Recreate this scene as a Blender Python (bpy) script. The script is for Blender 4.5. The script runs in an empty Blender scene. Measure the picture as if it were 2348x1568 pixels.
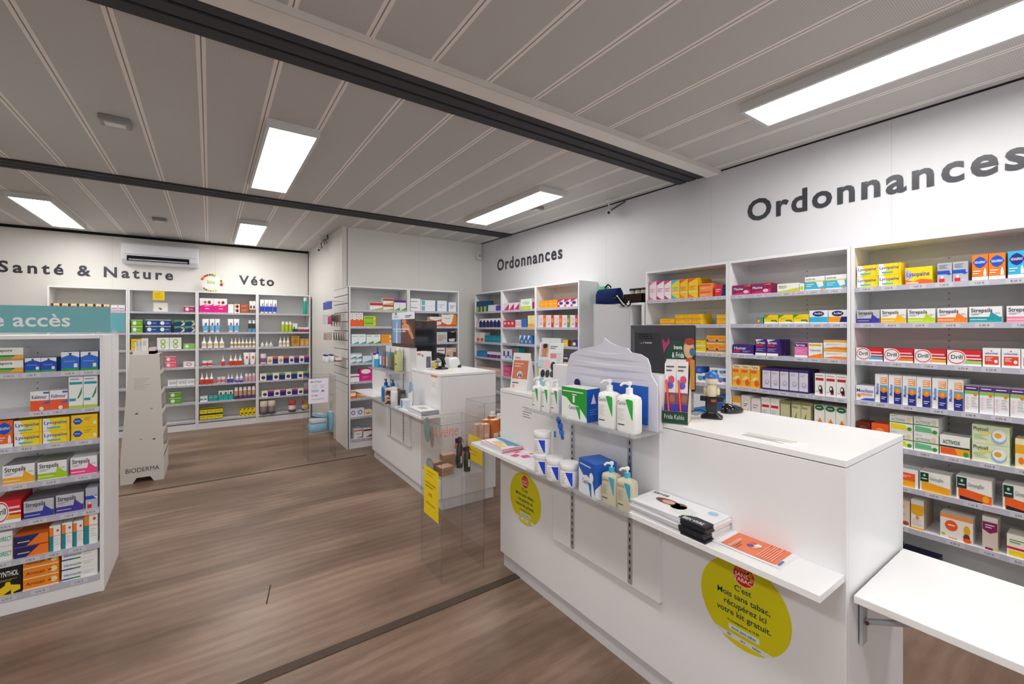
import bpy, math, random
from mathutils import Vector, Matrix
R_ = random.Random(7)
SC = bpy.context.scene
COL = SC.collection
# ------------------------------------------------------------------ camera, world, exposure
FPX, YAW, CAMH, CX, CY = 995.4, math.radians(34.849), 1.5, 1174.0, 750.3
cam_d = bpy.data.cameras.new('camera'); cam = bpy.data.objects.new('camera', cam_d); COL.objects.link(cam)
cam_d.sensor_fit = 'HORIZONTAL'; cam_d.sensor_width = 36.0; cam_d.lens = FPX * 36.0 / 2348.0
cam_d.shift_y = -(784.0 - CY) / 2348.0; cam_d.clip_start = 0.02
cam.location = (0, 0, CAMH); cam.rotation_euler = (math.pi / 2, 0, -YAW)
SC.camera = cam
LAMP, SKY = 15.5, 1.1
W = bpy.data.worlds.new('world'); SC.world = W; W.use_nodes = True
W.node_tree.nodes['Background'].inputs[0].default_value = (0.9, 0.95, 1, 1)
W.node_tree.nodes['Background'].inputs[1].default_value = SKY
SC.view_settings.view_transform = 'Standard'; SC.view_settings.look = 'None'
SC.view_settings.gamma = 1.0; SC.view_settings.use_curve_mapping = False
SC.view_settings.exposure = 0.32
SC.cycles.use_denoising = True
SC.cycles.max_bounces = 10; SC.cycles.transparent_max_bounces = 24
SC.cycles.caustics_reflective = False; SC.cycles.caustics_refractive = False
SC.cycles.sample_clamp_indirect = 4.0

_F = Vector((math.sin(YAW), math.cos(YAW), 0)); _R = Vector((math.cos(YAW), -math.sin(YAW), 0))
def at(px, py, ax, v):                      # the point of a world plane seen at a pixel of the photograph
    d = _F + _R * ((px - CX) / FPX) + Vector((0, 0, (CY - py) / FPX))
    o = Vector((0, 0, CAMH)); i = 'xyz'.index(ax)
    return o + d * ((v - o[i]) / d[i])

# ------------------------------------------------------------------ colours and materials
def lin(h):
    h = h.lstrip('#'); out = []
    for k in (0, 2, 4):
        c = int(h[k:k + 2], 16) / 255
        out.append(c / 12.92 if c <= .04045 else ((c + .055) / 1.055) ** 2.4)
    return tuple(out) + (1.0,)
PAL = dict(wht='eeeef0', mel='ebebed', pap='e6e6e4', rail='bdbccb', ink='2a2c33', gry='8f9096', lgr='c4c5c9', silver='b4b6bf', blk='17181b', red='d8202c', dred='8e1420',
           org='f2801e', ora='ef5f22', ylw='f5d813', gold='f0ae22', lime='b9d32c', grn='3f9a36', dgr='123f2e', teal='1c9aa2', cyan='35b4e0', blu='1a50c0',
           nvy='1d2468', ind='3a3aa0', pur='5a2382', lil='b9a6d6', mag='d41f78', pnk='f086a8', lpk='f3c3cf', brn='6b3a24', krf='b98e5a', tan='c9a98c', skn='d79a78',
           crm='efe6cf', sea='6db3ba', dsea='4a8a92', mint='a9d8c4', lgn='dfe9c4', sky='9cc4e4', plum='8a1f5a', vet='1f2a86')
def col(c):
    if isinstance(c, tuple): return c
    return lin(PAL.get(c, c))
MATS = {}
def attr_mat(name, rough, metal=0.0, spec=0.5, coat=0.0, bump=0.0):
    m = bpy.data.materials.new(name); m.use_nodes = True; nt = m.node_tree; b = nt.nodes['Principled BSDF']
    a = nt.nodes.new('ShaderNodeAttribute'); a.attribute_name = 'Col'
    nt.links.new(a.outputs['Color'], b.inputs['Base Color'])
    n = nt.nodes.new('ShaderNodeTexNoise'); n.inputs['Scale'].default_value = 35; n.inputs['Detail'].default_value = 3
    tc = nt.nodes.new('ShaderNodeTexCoord'); nt.links.new(tc.outputs['Object'], n.inputs['Vector'])
    mr = nt.nodes.new('ShaderNodeMapRange'); mr.inputs['To Min'].default_value = rough - .05; mr.inputs['To Max'].default_value = rough + .05
    nt.links.new(n.outputs['Fac'], mr.inputs['Value']); nt.links.new(mr.outputs['Result'], b.inputs['Roughness'])
    b.inputs['Metallic'].default_value = metal; b.inputs['Specular IOR Level'].default_value = spec
    b.inputs['Coat Weight'].default_value = coat
    if bump:
        bp = nt.nodes.new('ShaderNodeBump'); bp.inputs['Strength'].default_value = bump; bp.inputs['Distance'].default_value = .002
        nt.links.new(n.outputs['Fac'], bp.inputs['Height']); nt.links.new(bp.outputs['Normal'], b.inputs['Normal'])
    MATS[name] = m
attr_mat('card', .45, spec=.4); attr_mat('plastic', .3); attr_mat('gloss', .12, coat=.3); attr_mat('matte', .75, spec=.25)
attr_mat('melamine', .32, spec=.45, bump=.02); attr_mat('metal', .35, metal=.85); attr_mat('fabric', .9, spec=.1, bump=.4)
def clear_mat(name, tint, gl, milk=0):
    m = bpy.data.materials.new(name); m.use_nodes = True; nt = m.node_tree; nt.nodes.remove(nt.nodes['Principled BSDF'])
    o = nt.nodes['Material Output']; t = nt.nodes.new('ShaderNodeBsdfTransparent'); t.inputs[0].default_value = tint
    g = nt.nodes.new('ShaderNodeBsdfGlossy'); g.inputs['Roughness'].default_value = .06
    fr = nt.nodes.new('ShaderNodeLayerWeight'); fr.inputs['Blend'].default_value = .5
    pw = nt.nodes.new('ShaderNodeMath'); pw.operation = 'POWER'; pw.inputs[1].default_value = 4.0; nt.links.new(fr.outputs['Facing'], pw.inputs[0])
    ad = nt.nodes.new('ShaderNodeMath'); ad.operation = 'MULTIPLY_ADD'; ad.inputs[1].default_value = .5; ad.inputs[2].default_value = .035; nt.links.new(pw.outputs[0], ad.inputs[0])
    mu = nt.nodes.new('ShaderNodeMath'); mu.operation = 'MULTIPLY'; mu.inputs[1].default_value = gl
    mx = nt.nodes.new('ShaderNodeMixShader')
    nt.links.new(ad.outputs[0], mu.inputs[0]); nt.links.new(mu.outputs[0], mx.inputs[0])
    nt.links.new(t.outputs[0], mx.inputs[1]); nt.links.new(g.outputs[0], mx.inputs[2]); 
    if milk:                                  # slightly frosted sheet
        df = nt.nodes.new('ShaderNodeBsdfTranslucent'); df.inputs[0].default_value = (.85, .86, .88, 1); d2 = nt.nodes.new('ShaderNodeBsdfDiffuse'); d2.inputs[0].default_value = (.85, .86, .88, 1)
        m1 = nt.nodes.new('ShaderNodeMixShader'); nt.links.new(df.outputs[0], m1.inputs[1]); nt.links.new(d2.outputs[0], m1.inputs[2])
        m2 = nt.nodes.new('ShaderNodeMixShader'); m2.inputs[0].default_value = milk; nt.links.new(mx.outputs[0], m2.inputs[1]); nt.links.new(m1.outputs[0], m2.inputs[2]); mx = m2
    nt.links.new(mx.outputs[0], o.inputs['Surface'])
    MATS[name] = m
clear_mat('acrylic', (.985, .983, .98, 1), 1.0); clear_mat('acrylic_edge', (.9, .895, .89, 1), .8); clear_mat('acrylic_shelf', (.96, .965, .97, 1), .9, .22)
def translucent_mat():
    m = bpy.data.materials.new('tinted_liquid'); m.use_nodes = True; nt = m.node_tree; b = nt.nodes['Principled BSDF']
    a = nt.nodes.new('ShaderNodeAttribute'); a.attribute_name = 'Col'; nt.links.new(a.outputs['Color'], b.inputs['Base Color'])
    b.inputs['Roughness'].default_value = .15; b.inputs['Transmission Weight'].default_value = .25; b.inputs['Subsurface Weight'].default_value = .1
    MATS['liquid'] = m
translucent_mat()
def emit_mat(name, c, s):
    m = bpy.data.materials.new(name); m.use_nodes = True; nt = m.node_tree; nt.nodes.remove(nt.nodes['Principled BSDF'])
    e = nt.nodes.new('ShaderNodeEmission'); e.inputs[0].default_value = c; e.inputs[1].default_value = s
    nt.links.new(e.outputs[0], nt.nodes['Material Output'].inputs['Surface']); MATS[name] = m
emit_mat('lamp_diffuser', (1, .975, .945, 1), LAMP)

# ------------------------------------------------------------------ mesh builder
GL = {}
def glyphs(s, bold=False, sp=1.0):
    k = (s, bold, sp)
    if k not in GL:
        c = bpy.data.curves.new('t', 'FONT'); c.body = s; c.resolution_u = 3; c.space_character = sp
        if bold: c.offset = .027 if bold == 2 else .014
        o = bpy.data.objects.new('t', c); m = o.to_mesh()
        GL[k] = ([(v.co.x, v.co.y) for v in m.vertices], [tuple(p.vertices) for p in m.polygons])
        o.to_mesh_clear(); bpy.data.objects.remove(o); bpy.data.curves.remove(c)
    return GL[k]
def sgn_pow(v, p): return math.copysign(abs(v) ** p, v)
class MB:
    def __init__(s, mat='card'): s.v = []; s.f = []; s.c = []; s.m = []; s.sm = []; s.mat = mat
    def face(s, idx, c, mat=None, smooth=False): s.f.append(tuple(idx)); s.c.append(col(c)); s.m.append(mat or s.mat); s.sm.append(smooth)
    def poly(s, pts, c, mat=None):
        n = len(s.v); s.v += [tuple(p) for p in pts]; s.face(range(n, n + len(pts)), c, mat)
    def box(s, x0, y0, z0, x1, y1, z1, c, mat=None, front=None, top=None, side=None):
        n = len(s.v)
        s.v += [(x0, y0, z0), (x1, y0, z0), (x1, y1, z0), (x0, y1, z0), (x0, y0, z1), (x1, y0, z1), (x1, y1, z1), (x0, y1, z1)]
        for q, cc in (((0, 1, 5, 4), front), ((1, 2, 6, 5), side), ((2, 3, 7, 6), None), ((3, 0, 4, 7), side), ((4, 5, 6, 7), top), ((3, 2, 1, 0), None)):
            s.face([n + i for i in q], cc or c, mat)
    def loft(s, rings, cs, mat=None, cap=True, smooth=True):
        k = len(rings[0]); n = len(s.v)
        for r in rings: s.v += [tuple(p) for p in r]
        for j in range(len(rings) - 1):
            cc = cs[j] if isinstance(cs, list) else cs
            for i in range(k):
                a, b = n + j * k + i, n + j * k + (i + 1) % k
                s.face((a, b, b + k, a + k), cc, mat, smooth)
        if cap:
            s.face([n + i for i in range(k)][::-1], cs[0] if isinstance(cs, list) else cs, mat)
            s.face([n + (len(rings) - 1) * k + i for i in range(k)], cs[-1] if isinstance(cs, list) else cs, mat)
    def lathe(s, prof, cs, c=(0, 0, 0), n=16, sx=1, sy=1, mat=None):
        s.loft([[(c[0] + sx * r * math.cos(2 * math.pi * i / n), c[1] + sy * r * math.sin(2 * math.pi * i / n), c[2] + z) for i in range(n)] for r, z in prof], cs, mat)
    def rbox(s, prof, cs, w, d, c=(0, 0, 0), n=24, e=.35, mat=None):      # rounded-rectangle section, prof = [(scale w, scale d, z)]
        rings = []
        for a, b, z in prof:
            rings.append([(c[0] + a * w / 2 * sgn_pow(math.cos(2 * math.pi * i / n), e), c[1] + b * d / 2 * sgn_pow(math.sin(2 * math.pi * i / n), e), c[2] + z) for i in range(n)])
        s.loft(rings, cs, mat)
    def tube(s, pts, r, c, n=8, mat=None):
        P = [Vector(p) for p in pts]; rings = []
        for i, p in enumerate(P):
            t = (P[min(i + 1, len(P) - 1)] - P[max(i - 1, 0)]).normalized()
            u = t.cross(Vector((0, 0, 1)));
            if u.length < .05: u = t.cross(Vector((1, 0, 0)))
            u.normalize(); w = t.cross(u)
            rings.append([p + (u * math.cos(2 * math.pi * k / n) + w * math.sin(2 * math.pi * k / n)) * r for k in range(n)])
        s.loft(rings, c, mat)
    def text(s, t, org, u, v, h, c, bold=False, maxw=None, sp=1.0, al='l', mat=None):
        vs, fs = glyphs(t, bold, sp)
        if not vs: return
        k = h / .69; x0 = min(p[0] for p in vs); x1 = max(p[0] for p in vs); kx = k
        if maxw and (x1 - x0) * k > maxw: kx = maxw / (x1 - x0)
        off = {'l': 0, 'c': -(x1 - x0) * kx / 2, 'r': -(x1 - x0) * kx}[al]
        o, u, v = Vector(org), Vector(u), Vector(v); n = len(s.v)
        s.v += [tuple(o + u * ((p[0] - x0) * kx + off) + v * (p[1] * k)) for p in vs]
        for f in fs: s.face([n + i for i in f], c, mat)
    def build(s, name, parent=None, loc=None, rotz=0.0, bevel=0):
        me = bpy.data.meshes.new(name); me.from_pydata(s.v, [], s.f)
        ks = list(dict.fromkeys(s.m))
        for k in ks: me.materials.append(MATS[k])
        me.polygons.foreach_set('material_index', [ks.index(k) for k in s.m])
        me.polygons.foreach_set('use_smooth', s.sm)
        a = me.color_attributes.new('Col', 'FLOAT_COLOR', 'CORNER'); data = []
        for f, c in zip(s.f, s.c): data += list(c) * len(f)
        a.data.foreach_set('color', data); me.update()
        if any(s.sm): me.set_sharp_from_angle(angle=math.radians(40))
        o = bpy.data.objects.new(name, me); COL.objects.link(o)
        if parent: o.parent = parent
        if loc is not None: o.location = loc
        o.rotation_euler = (0, 0, rotz)
        if bevel:
            b = o.modifiers.new('bevel', 'BEVEL'); b.width = bevel; b.segments = 2; b.limit_method = 'ANGLE'
        return o
def tag(o, label, cat, group=None):
    o['label'] = label; o['category'] = cat
    if group: o['group'] = group
    return o
def thing(name, label, cat, loc=(0, 0, 0), rotz=0.0, group=None):
    o = bpy.data.objects.new(name, None); COL.objects.link(o); o.location = loc; o.rotation_euler = (0, 0, rotz); o.empty_display_size = .05
    return tag(o, label, cat, group)
def struct(o): o['kind'] = 'structure'; return o
def cp(o):
    r = o.copy(); COL.objects.link(r)
    for ch in list(o.children):
        c = ch.copy(); COL.objects.link(c); c.parent = r
        for g in list(ch.children):
            d = g.copy(); COL.objects.link(d); d.parent = c
    return r
class Face:                                   # flat printing on a front face at y = y0, in fractions of its width and height
    def __init__(s, m, x0, w, z0, h, y0): s.m, s.x0, s.w, s.z0, s.h, s.y = m, x0, w, z0, h, y0; s.k = 0
    def P(s, u, v): return (s.x0 + u * s.w, s.y - .0003 * s.k, s.z0 + v * s.h)
    def draw(s, items):
        for it in items:
            s.k += 1; t = it[0]
            if t == 'r': s.m.poly([s.P(it[1], it[2]), s.P(it[3], it[2]), s.P(it[3], it[4]), s.P(it[1], it[4])], it[5])
            elif t == 'p': s.m.poly([s.P(*q) for q in it[1]], it[2])
            elif t == 'e':
                n = 18; s.m.poly([s.P(it[1] + it[3] * math.cos(2 * math.pi * i / n), it[2] + it[4] * math.sin(2 * math.pi * i / n)) for i in range(n)], it[5])
            elif t == 't':
                mw = (it[6] if len(it) > 6 else .9) * s.w; s.m.text(it[1], s.P(it[2], it[3]), (1, 0, 0), (0, 0, 1), it[4] * s.h, it[5], bold=True, maxw=mw)
            elif t == 'vt':                   # text running up the face
                mw = (it[6] if len(it) > 6 else .9) * s.h; s.m.text(it[1], s.P(it[2], it[3]), (0, 0, 1), (-1, 0, 0), it[4] * s.w, it[5], bold=True, maxw=mw)
            elif t == 'm':                    # lines of fine print
                n = it[5]; dv = (it[4] - it[2]) / n
                for q in range(n):
                    v = it[4] - (q + .6) * dv; e = it[1] + (it[3] - it[1]) * (.65 + .35 * ((q * 7 + 3) % 5) / 4)
                    s.m.poly([s.P(it[1], v), s.P(e, v), s.P(e, v + dv * .38), s.P(it[1], v + dv * .38)], it[6])
def r(*a): return ('r',) + a
def e(*a): return ('e',) + a
def p(pts, c): return ('p', pts, c)
def t(*a): return ('t',) + a
def vt(*a): return ('vt',) + a
def m(*a): return ('m',) + a

# ------------------------------------------------------------------ surfaces of the room
def node_mat(name):
    mm = bpy.data.materials.new(name); mm.use_nodes = True; nt = mm.node_tree; MATS[name] = mm
    return nt, nt.nodes['Principled BSDF'], (lambda k, **kw: _node(nt, k, kw))
def _node(nt, k, kw):
    n = nt.nodes.new('ShaderNode' + k)
    for a, b in kw.items():
        if a == 'op': n.operation = b
        elif a.startswith('i'): n.inputs[int(a[1:])].default_value = b
    return n
def floor_mat():
    nt, b, N = node_mat('wood_vinyl'); L = nt.links.new
    tc = N('TexCoord'); mp = N('Mapping'); mp.inputs['Scale'].default_value = (.45, 1.9, 1); L(tc.outputs['Object'], mp.inputs['Vector'])
    n1 = N('TexNoise'); n1.inputs['Scale'].default_value = 1.6; n1.inputs['Detail'].default_value = 5; n1.inputs['Roughness'].default_value = .55; n1.inputs['Distortion'].default_value = .6
    L(mp.outputs[0], n1.inputs['Vector'])
    mp2 = N('Mapping'); mp2.inputs['Scale'].default_value = (1.2, 11, 1); L(tc.outputs['Object'], mp2.inputs['Vector'])
    n2 = N('TexNoise'); n2.inputs['Scale'].default_value = 2.6; n2.inputs['Detail'].default_value = 8; n2.inputs['Roughness'].default_value = .7; n2.inputs['Distortion'].default_value = 1.2
    L(mp2.outputs[0], n2.inputs['Vector'])
    mp3 = N('Mapping'); mp3.inputs['Scale'].default_value = (.5, 1.9, 1); L(tc.outputs['Object'], mp3.inputs['Vector'])
    wv = N('TexWave'); wv.wave_type = 'RINGS'; wv.inputs['Scale'].default_value = 2.2; wv.inputs['Distortion'].default_value = 7; wv.inputs['Detail'].default_value = 3; wv.inputs['Detail Scale'].default_value = .9
    L(mp3.outputs[0], wv.inputs['Vector'])
    a1 = N('Math', op='MULTIPLY', i1=.73); L(n1.outputs['Fac'], a1.inputs[0])
    a2 = N('Math', op='MULTIPLY_ADD', i1=.22); L(n2.outputs['Fac'], a2.inputs[0]); L(a1.outputs[0], a2.inputs[2])
    a3 = N('Math', op='MULTIPLY_ADD', i1=.05); L(wv.outputs['Fac'], a3.inputs[0]); L(a2.outputs[0], a3.inputs[2])
    cr = N('ValToRGB'); cr.color_ramp.elements[0].position = .35; cr.color_ramp.elements[0].color = lin('624e3f'); cr.color_ramp.elements[1].position = .66; cr.color_ramp.elements[1].color = lin('9a8271')
    k = cr.color_ramp.elements.new(.5); k.color = lin('7b6454')
    L(a3.outputs[0], cr.inputs[0]); L(cr.outputs[0], b.inputs['Base Color'])
    rg = N('MapRange', i3=.3, i4=.46); L(n2.outputs['Fac'], rg.inputs[0]); L(rg.outputs[0], b.inputs['Roughness'])
    bp = N('Bump'); bp.inputs['Strength'].default_value = .12; bp.inputs['Distance'].default_value = .002; L(n2.outputs['Fac'], bp.inputs['Height']); L(bp.outputs[0], b.inputs['Normal'])
    b.inputs['Specular IOR Level'].default_value = .4
PITCH, PX0 = .3135, -.034
def ceil_mat():
    nt, b, N = node_mat('ceiling_panels'); L = nt.links.new
    tc = N('TexCoord'); sp = N('SeparateXYZ'); L(tc.outputs['Object'], sp.inputs[0])
    a = N('Math', op='ADD', i1=-PX0 + PITCH * 40.5); L(sp.outputs['X'], a.inputs[0])
    d = N('Math', op='DIVIDE', i1=PITCH); L(a.outputs[0], d.inputs[0])
    fr = N('Math', op='FRACT'); L(d.outputs[0], fr.inputs[0])
    s = N('Math', op='SUBTRACT', i1=.5); L(fr.outputs[0], s.inputs[0])
    ab = N('Math', op='ABSOLUTE'); L(s.outputs[0], ab.inputs[0])          # 0 at a joint, .5 mid panel
    band = N('Math', op='LESS_THAN', i1=.062); L(ab.outputs[0], band.inputs[0])
    gr = N('Math', op='LESS_THAN', i1=.009); L(ab.outputs[0], gr.inputs[0])
    # round perforations on an 8 mm grid
    mp = N('Mapping'); mp.inputs['Scale'].default_value = (125, 125, 1); L(tc.outputs['Object'], mp.inputs['Vector'])
    fc = N('VectorMath', op='FRACTION'); L(mp.outputs[0], fc.inputs[0])
    sb = N('VectorMath', op='SUBTRACT'); sb.inputs[1].default_value = (.5, .5, 0); L(fc.outputs[0], sb.inputs[0])
    sx = N('SeparateXYZ'); L(sb.outputs[0], sx.inputs[0]); cx = N('CombineXYZ'); L(sx.outputs[0], cx.inputs[0]); L(sx.outputs[1], cx.inputs[1])
    ln = N('VectorMath', op='LENGTH'); L(cx.outputs[0], ln.inputs[0])
    hole = N('Math', op='LESS_THAN', i1=.27); L(ln.outputs['Value'], hole.inputs[0])
    c1 = N('MixRGB'); c1.inputs[1].default_value = lin('d0cdc9'); c1.inputs[2].default_value = lin('aca9a5'); L(hole.outputs[0], c1.inputs[0])
    c2 = N('MixRGB'); c2.inputs[2].default_value = lin('f8f2ec'); L(band.outputs[0], c2.inputs[0]); L(c1.outputs[0], c2.inputs[1])
    c3 = N('MixRGB'); c3.inputs[2].default_value = lin('8c857f'); L(gr.outputs[0], c3.inputs[0]); L(c2.outputs[0], c3.inputs[1])
    L(c3.outputs[0], b.inputs['Base Color']); b.inputs['Roughness'].default_value = .5; b.inputs['Specular IOR Level'].default_value = .3
def wall_mat(name, c, seam):
    nt, b, N = node_mat(name); L = nt.links.new
    tc = N('TexCoord'); n = N('TexNoise'); n.inputs['Scale'].default_value = 3; n.inputs['Detail'].default_value = 4; L(tc.outputs['Object'], n.inputs['Vector'])
    mx = N('MixRGB'); mx.inputs[1].default_value = lin(c); mx.inputs[2].default_value = tuple(x * .95 for x in lin(c)[:3]) + (1,); L(n.outputs['Fac'], mx.inputs[0])
    sp = N('SeparateXYZ'); L(tc.outputs['Object'], sp.inputs[0])
    a = N('Math', op='ADD', i1=seam[2]); L(sp.outputs[seam[0]], a.inputs[0]); d = N('Math', op='DIVIDE', i1=seam[1]); L(a.outputs[0], d.inputs[0])
    f = N('Math', op='FRACT'); L(d.outputs[0], f.inputs[0]); lt = N('Math', op='LESS_THAN', i1=.0035); L(f.outputs[0], lt.inputs[0])
    m2 = N('MixRGB'); m2.inputs[2].default_value = tuple(x * .82 for x in lin(c)[:3]) + (1,); L(lt.outputs[0], m2.inputs[0]); L(mx.outputs[0], m2.inputs[1])
    L(m2.outputs[0], b.inputs['Base Color']); b.inputs['Roughness'].default_value = .42; b.inputs['Specular IOR Level'].default_value = .35
    bp = N('Bump'); bp.inputs['Strength'].default_value = .05; bp.inputs['Distance'].default_value = .002; L(n.outputs['Fac'], bp.inputs['Height']); L(bp.outputs[0], b.inputs['Normal'])
floor_mat(); ceil_mat()
ZC, XR, YB, YBLK, XBLK = 2.81, 3.5, 8.19, 5.86, 1.404
XL, YR = -3.6, -3.2
wall_mat('wall_white', 'd9d9dd', ('Y', 1.19, 20 * 1.19 - .87)); wall_mat('wall_cream', 'e6e4df', ('X', 1.19, 20 * 1.19 - .07)); wall_mat('wall_plain', 'e2e0db', ('Z', 50., 10.))
def sbox(name, b, mat, c='wht'):
    q = MB(mat); q.box(*b, c); return struct(q.build(name))
sbox('floor', (XL - .1, YR - .1, -.1, XR + .1, YB + .1, 0), 'wood_vinyl')
sbox('ceiling', (XL - .1, YR - .1, ZC, XR + .1, YB + .1, ZC + .1), 'ceiling_panels')
sbox('wall_right', (XR, YR - .1, 0, XR + .1, YBLK, ZC), 'wall_white')
sbox('wall_back', (XL, YB, 0, XBLK, YB + .1, ZC), 'wall_cream')
sbox('wall_corner_front', (XBLK, YBLK, 0, XR + .1, YBLK + .1, ZC), 'wall_cream')
sbox('wall_corner_side', (XBLK, YBLK + .1, 0, XBLK + .1, YB + .1, ZC), 'wall_plain')
sbox('wall_left', (XL - .1, YR - .1, 0, XL, YB + .1, ZC), 'wall_plain')
sbox('wall_rear', (XL, YR - .1, 0, XR, YR, .12), 'wall_plain')
sbox('trim_11', (XL, YR - .1, 2.5, XR, YR, ZC), 'wall_plain')
for k in range(4):                       # unseen glazed shop front, added to bring in more light
    x0 = XL + k * (XR - XL) / 4; x1 = x0 + (XR - XL) / 4; o = bpy.data.objects.new('window_%d' % (k + 1), None); COL.objects.link(o); o.location = (x0, YR - .06, .12); struct(o)
    q = MB('plastic'); w = x1 - x0; h = 2.38
    for b in ((0, 0, .05, h), (w - .05, 0, w, h), (.05, 0, w - .05, .06), (.05, h - .06, w - .05, h)): q.box(b[0], -.03, b[1], b[2], .03, b[3], 'd8d8da')
    q.build('window_frame', o); q = MB('acrylic'); q.box(.05, -.003, .06, w - .05, .003, h - .06, 'wht'); q.build('window_pane', o)
sbox('trim_1', (XL, 2.105, 0, XR - .01, 2.158, .004), 'matte', '51443b')         # floor joint strips between the building modules
sbox('trim_2', (XL, 5.145, 0, XBLK + .1, 5.166, .004), 'matte', '574a41')
def joint_cover(name, y0, y1, white):
    q = MB('matte'); n = 3; w = (y1 - y0) / n
    q.box(XL, y0, ZC - .004, XR, y1, ZC, '1b1b1e')
    for k in range(n): q.box(XL, y0 + k * w + .012, ZC - .016, XR, y0 + (k + 1) * w - .012, ZC - .003, '4a494e')
    o = struct(q.build(name))
    if white:
        q = MB('melamine'); q.box(XL, y0 - .125, ZC - .03, XR, y0 - .002, ZC, 'f2eee8'); q.box(XL, y0 - .128, ZC - .034, XR, y0 - .12, ZC, 'd2ccc4'); q.build('trim_board', o)
joint_cover('trim_3', 2.1, 2.385, True); joint_cover('trim_4', 5.0, 5.245, False)
sbox('trim_5', (XL, YB - .012, ZC - .035, XBLK - .001, YB, ZC), 'matte', '17171a')             # black strip painted for the shadow gap above the far wall
sbox('trim_6', (XR - .006, YR, ZC - .01, XR, YBLK, ZC), 'matte', '26262a')
sbox('trim_7', (XBLK - .004, YBLK + .1, .0, XBLK - .0005, YB - .35, .06), 'matte', '1e1c1b')
sbox('trim_8', (XBLK + .06, YBLK - .004, 2.02, XBLK + .066, YBLK, ZC), 'matte', '6e6a64')
sbox('trim_9', (XBLK - .006, YB - .02, 2.02, XBLK, YB, ZC - .03), 'matte', '2a2826')
sbox('trim_10', (XBLK - .02, YBLK - .012, ZC - .012, XR, YBLK, ZC), 'melamine', 'd8d2c8')

# ------------------------------------------------------------------ ceiling lamps
def lamp(x0, x1, y0, y1, label):
    o = thing('ceiling_light', label, 'ceiling light', ((x0 + x1) / 2, (y0 + y1) / 2, ZC), 0, 'LED panels on the ceiling')
    w, d, b = (x1 - x0) / 2, (y1 - y0) / 2, .02
    q = MB('melamine')
    for bx in ((-w, -d, w, -d + b), (-w, d - b, w, d), (-w, -d + b, -w + b, d - b), (w - b, -d + b, w, d - b)): q.box(bx[0], bx[1], -.05, bx[2], bx[3], 0, 'd4d4d2')
    q.box(-w + b, -d + b, -.012, w - b, d - b, 0, 'd4d4d2'); q.build('frame', o)
    q = MB('lamp_diffuser'); q.box(-w + b, -d + b, -.046, w - b, d - b, -.04, 'wht'); q.build('diffuser', o)
for a in ((2.56, 2.885, -.2, 1.33, 'long LED panel light close to the wall with large lettering'), (.29, .605, 3.1, 4.58, 'rectangular LED panel light between the two dark ceiling joints'),
          (.29, .605, 6.2, 7.78, 'small-looking LED panel light above the bio wreath and air conditioner'), (-1.62, -1.3, 6.2, 7.72, 'LED panel light above the Santé lettering, in the far row'),
          (2.5, 2.82, 3.14, 4.6, 'LED panel light beside the small security camera over the far counter'),
          (-1.62, -1.3, 3.1, 4.58, 'LED panel light above the shelving gondola'), (.29, .605, -.2, 1.33, 'LED panel light over the open floor, in the first row'),  # unseen panels from here on, kept for brightness; rear-wall row added
          (-1.62, -1.3, -.2, 1.33, 'LED panel light over the entrance side of the floor'), (.29, .605, -2.9, -1.4, 'LED panel light by the rear wall, middle of its row'),
          (2.56, 2.885, -2.9, -1.4, 'LED panel light by the rear wall, on the shelving side'), (-1.62, -1.3, -2.9, -1.4, 'LED panel light by the rear wall, away from the shelving')):
    lamp(*a)

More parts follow.
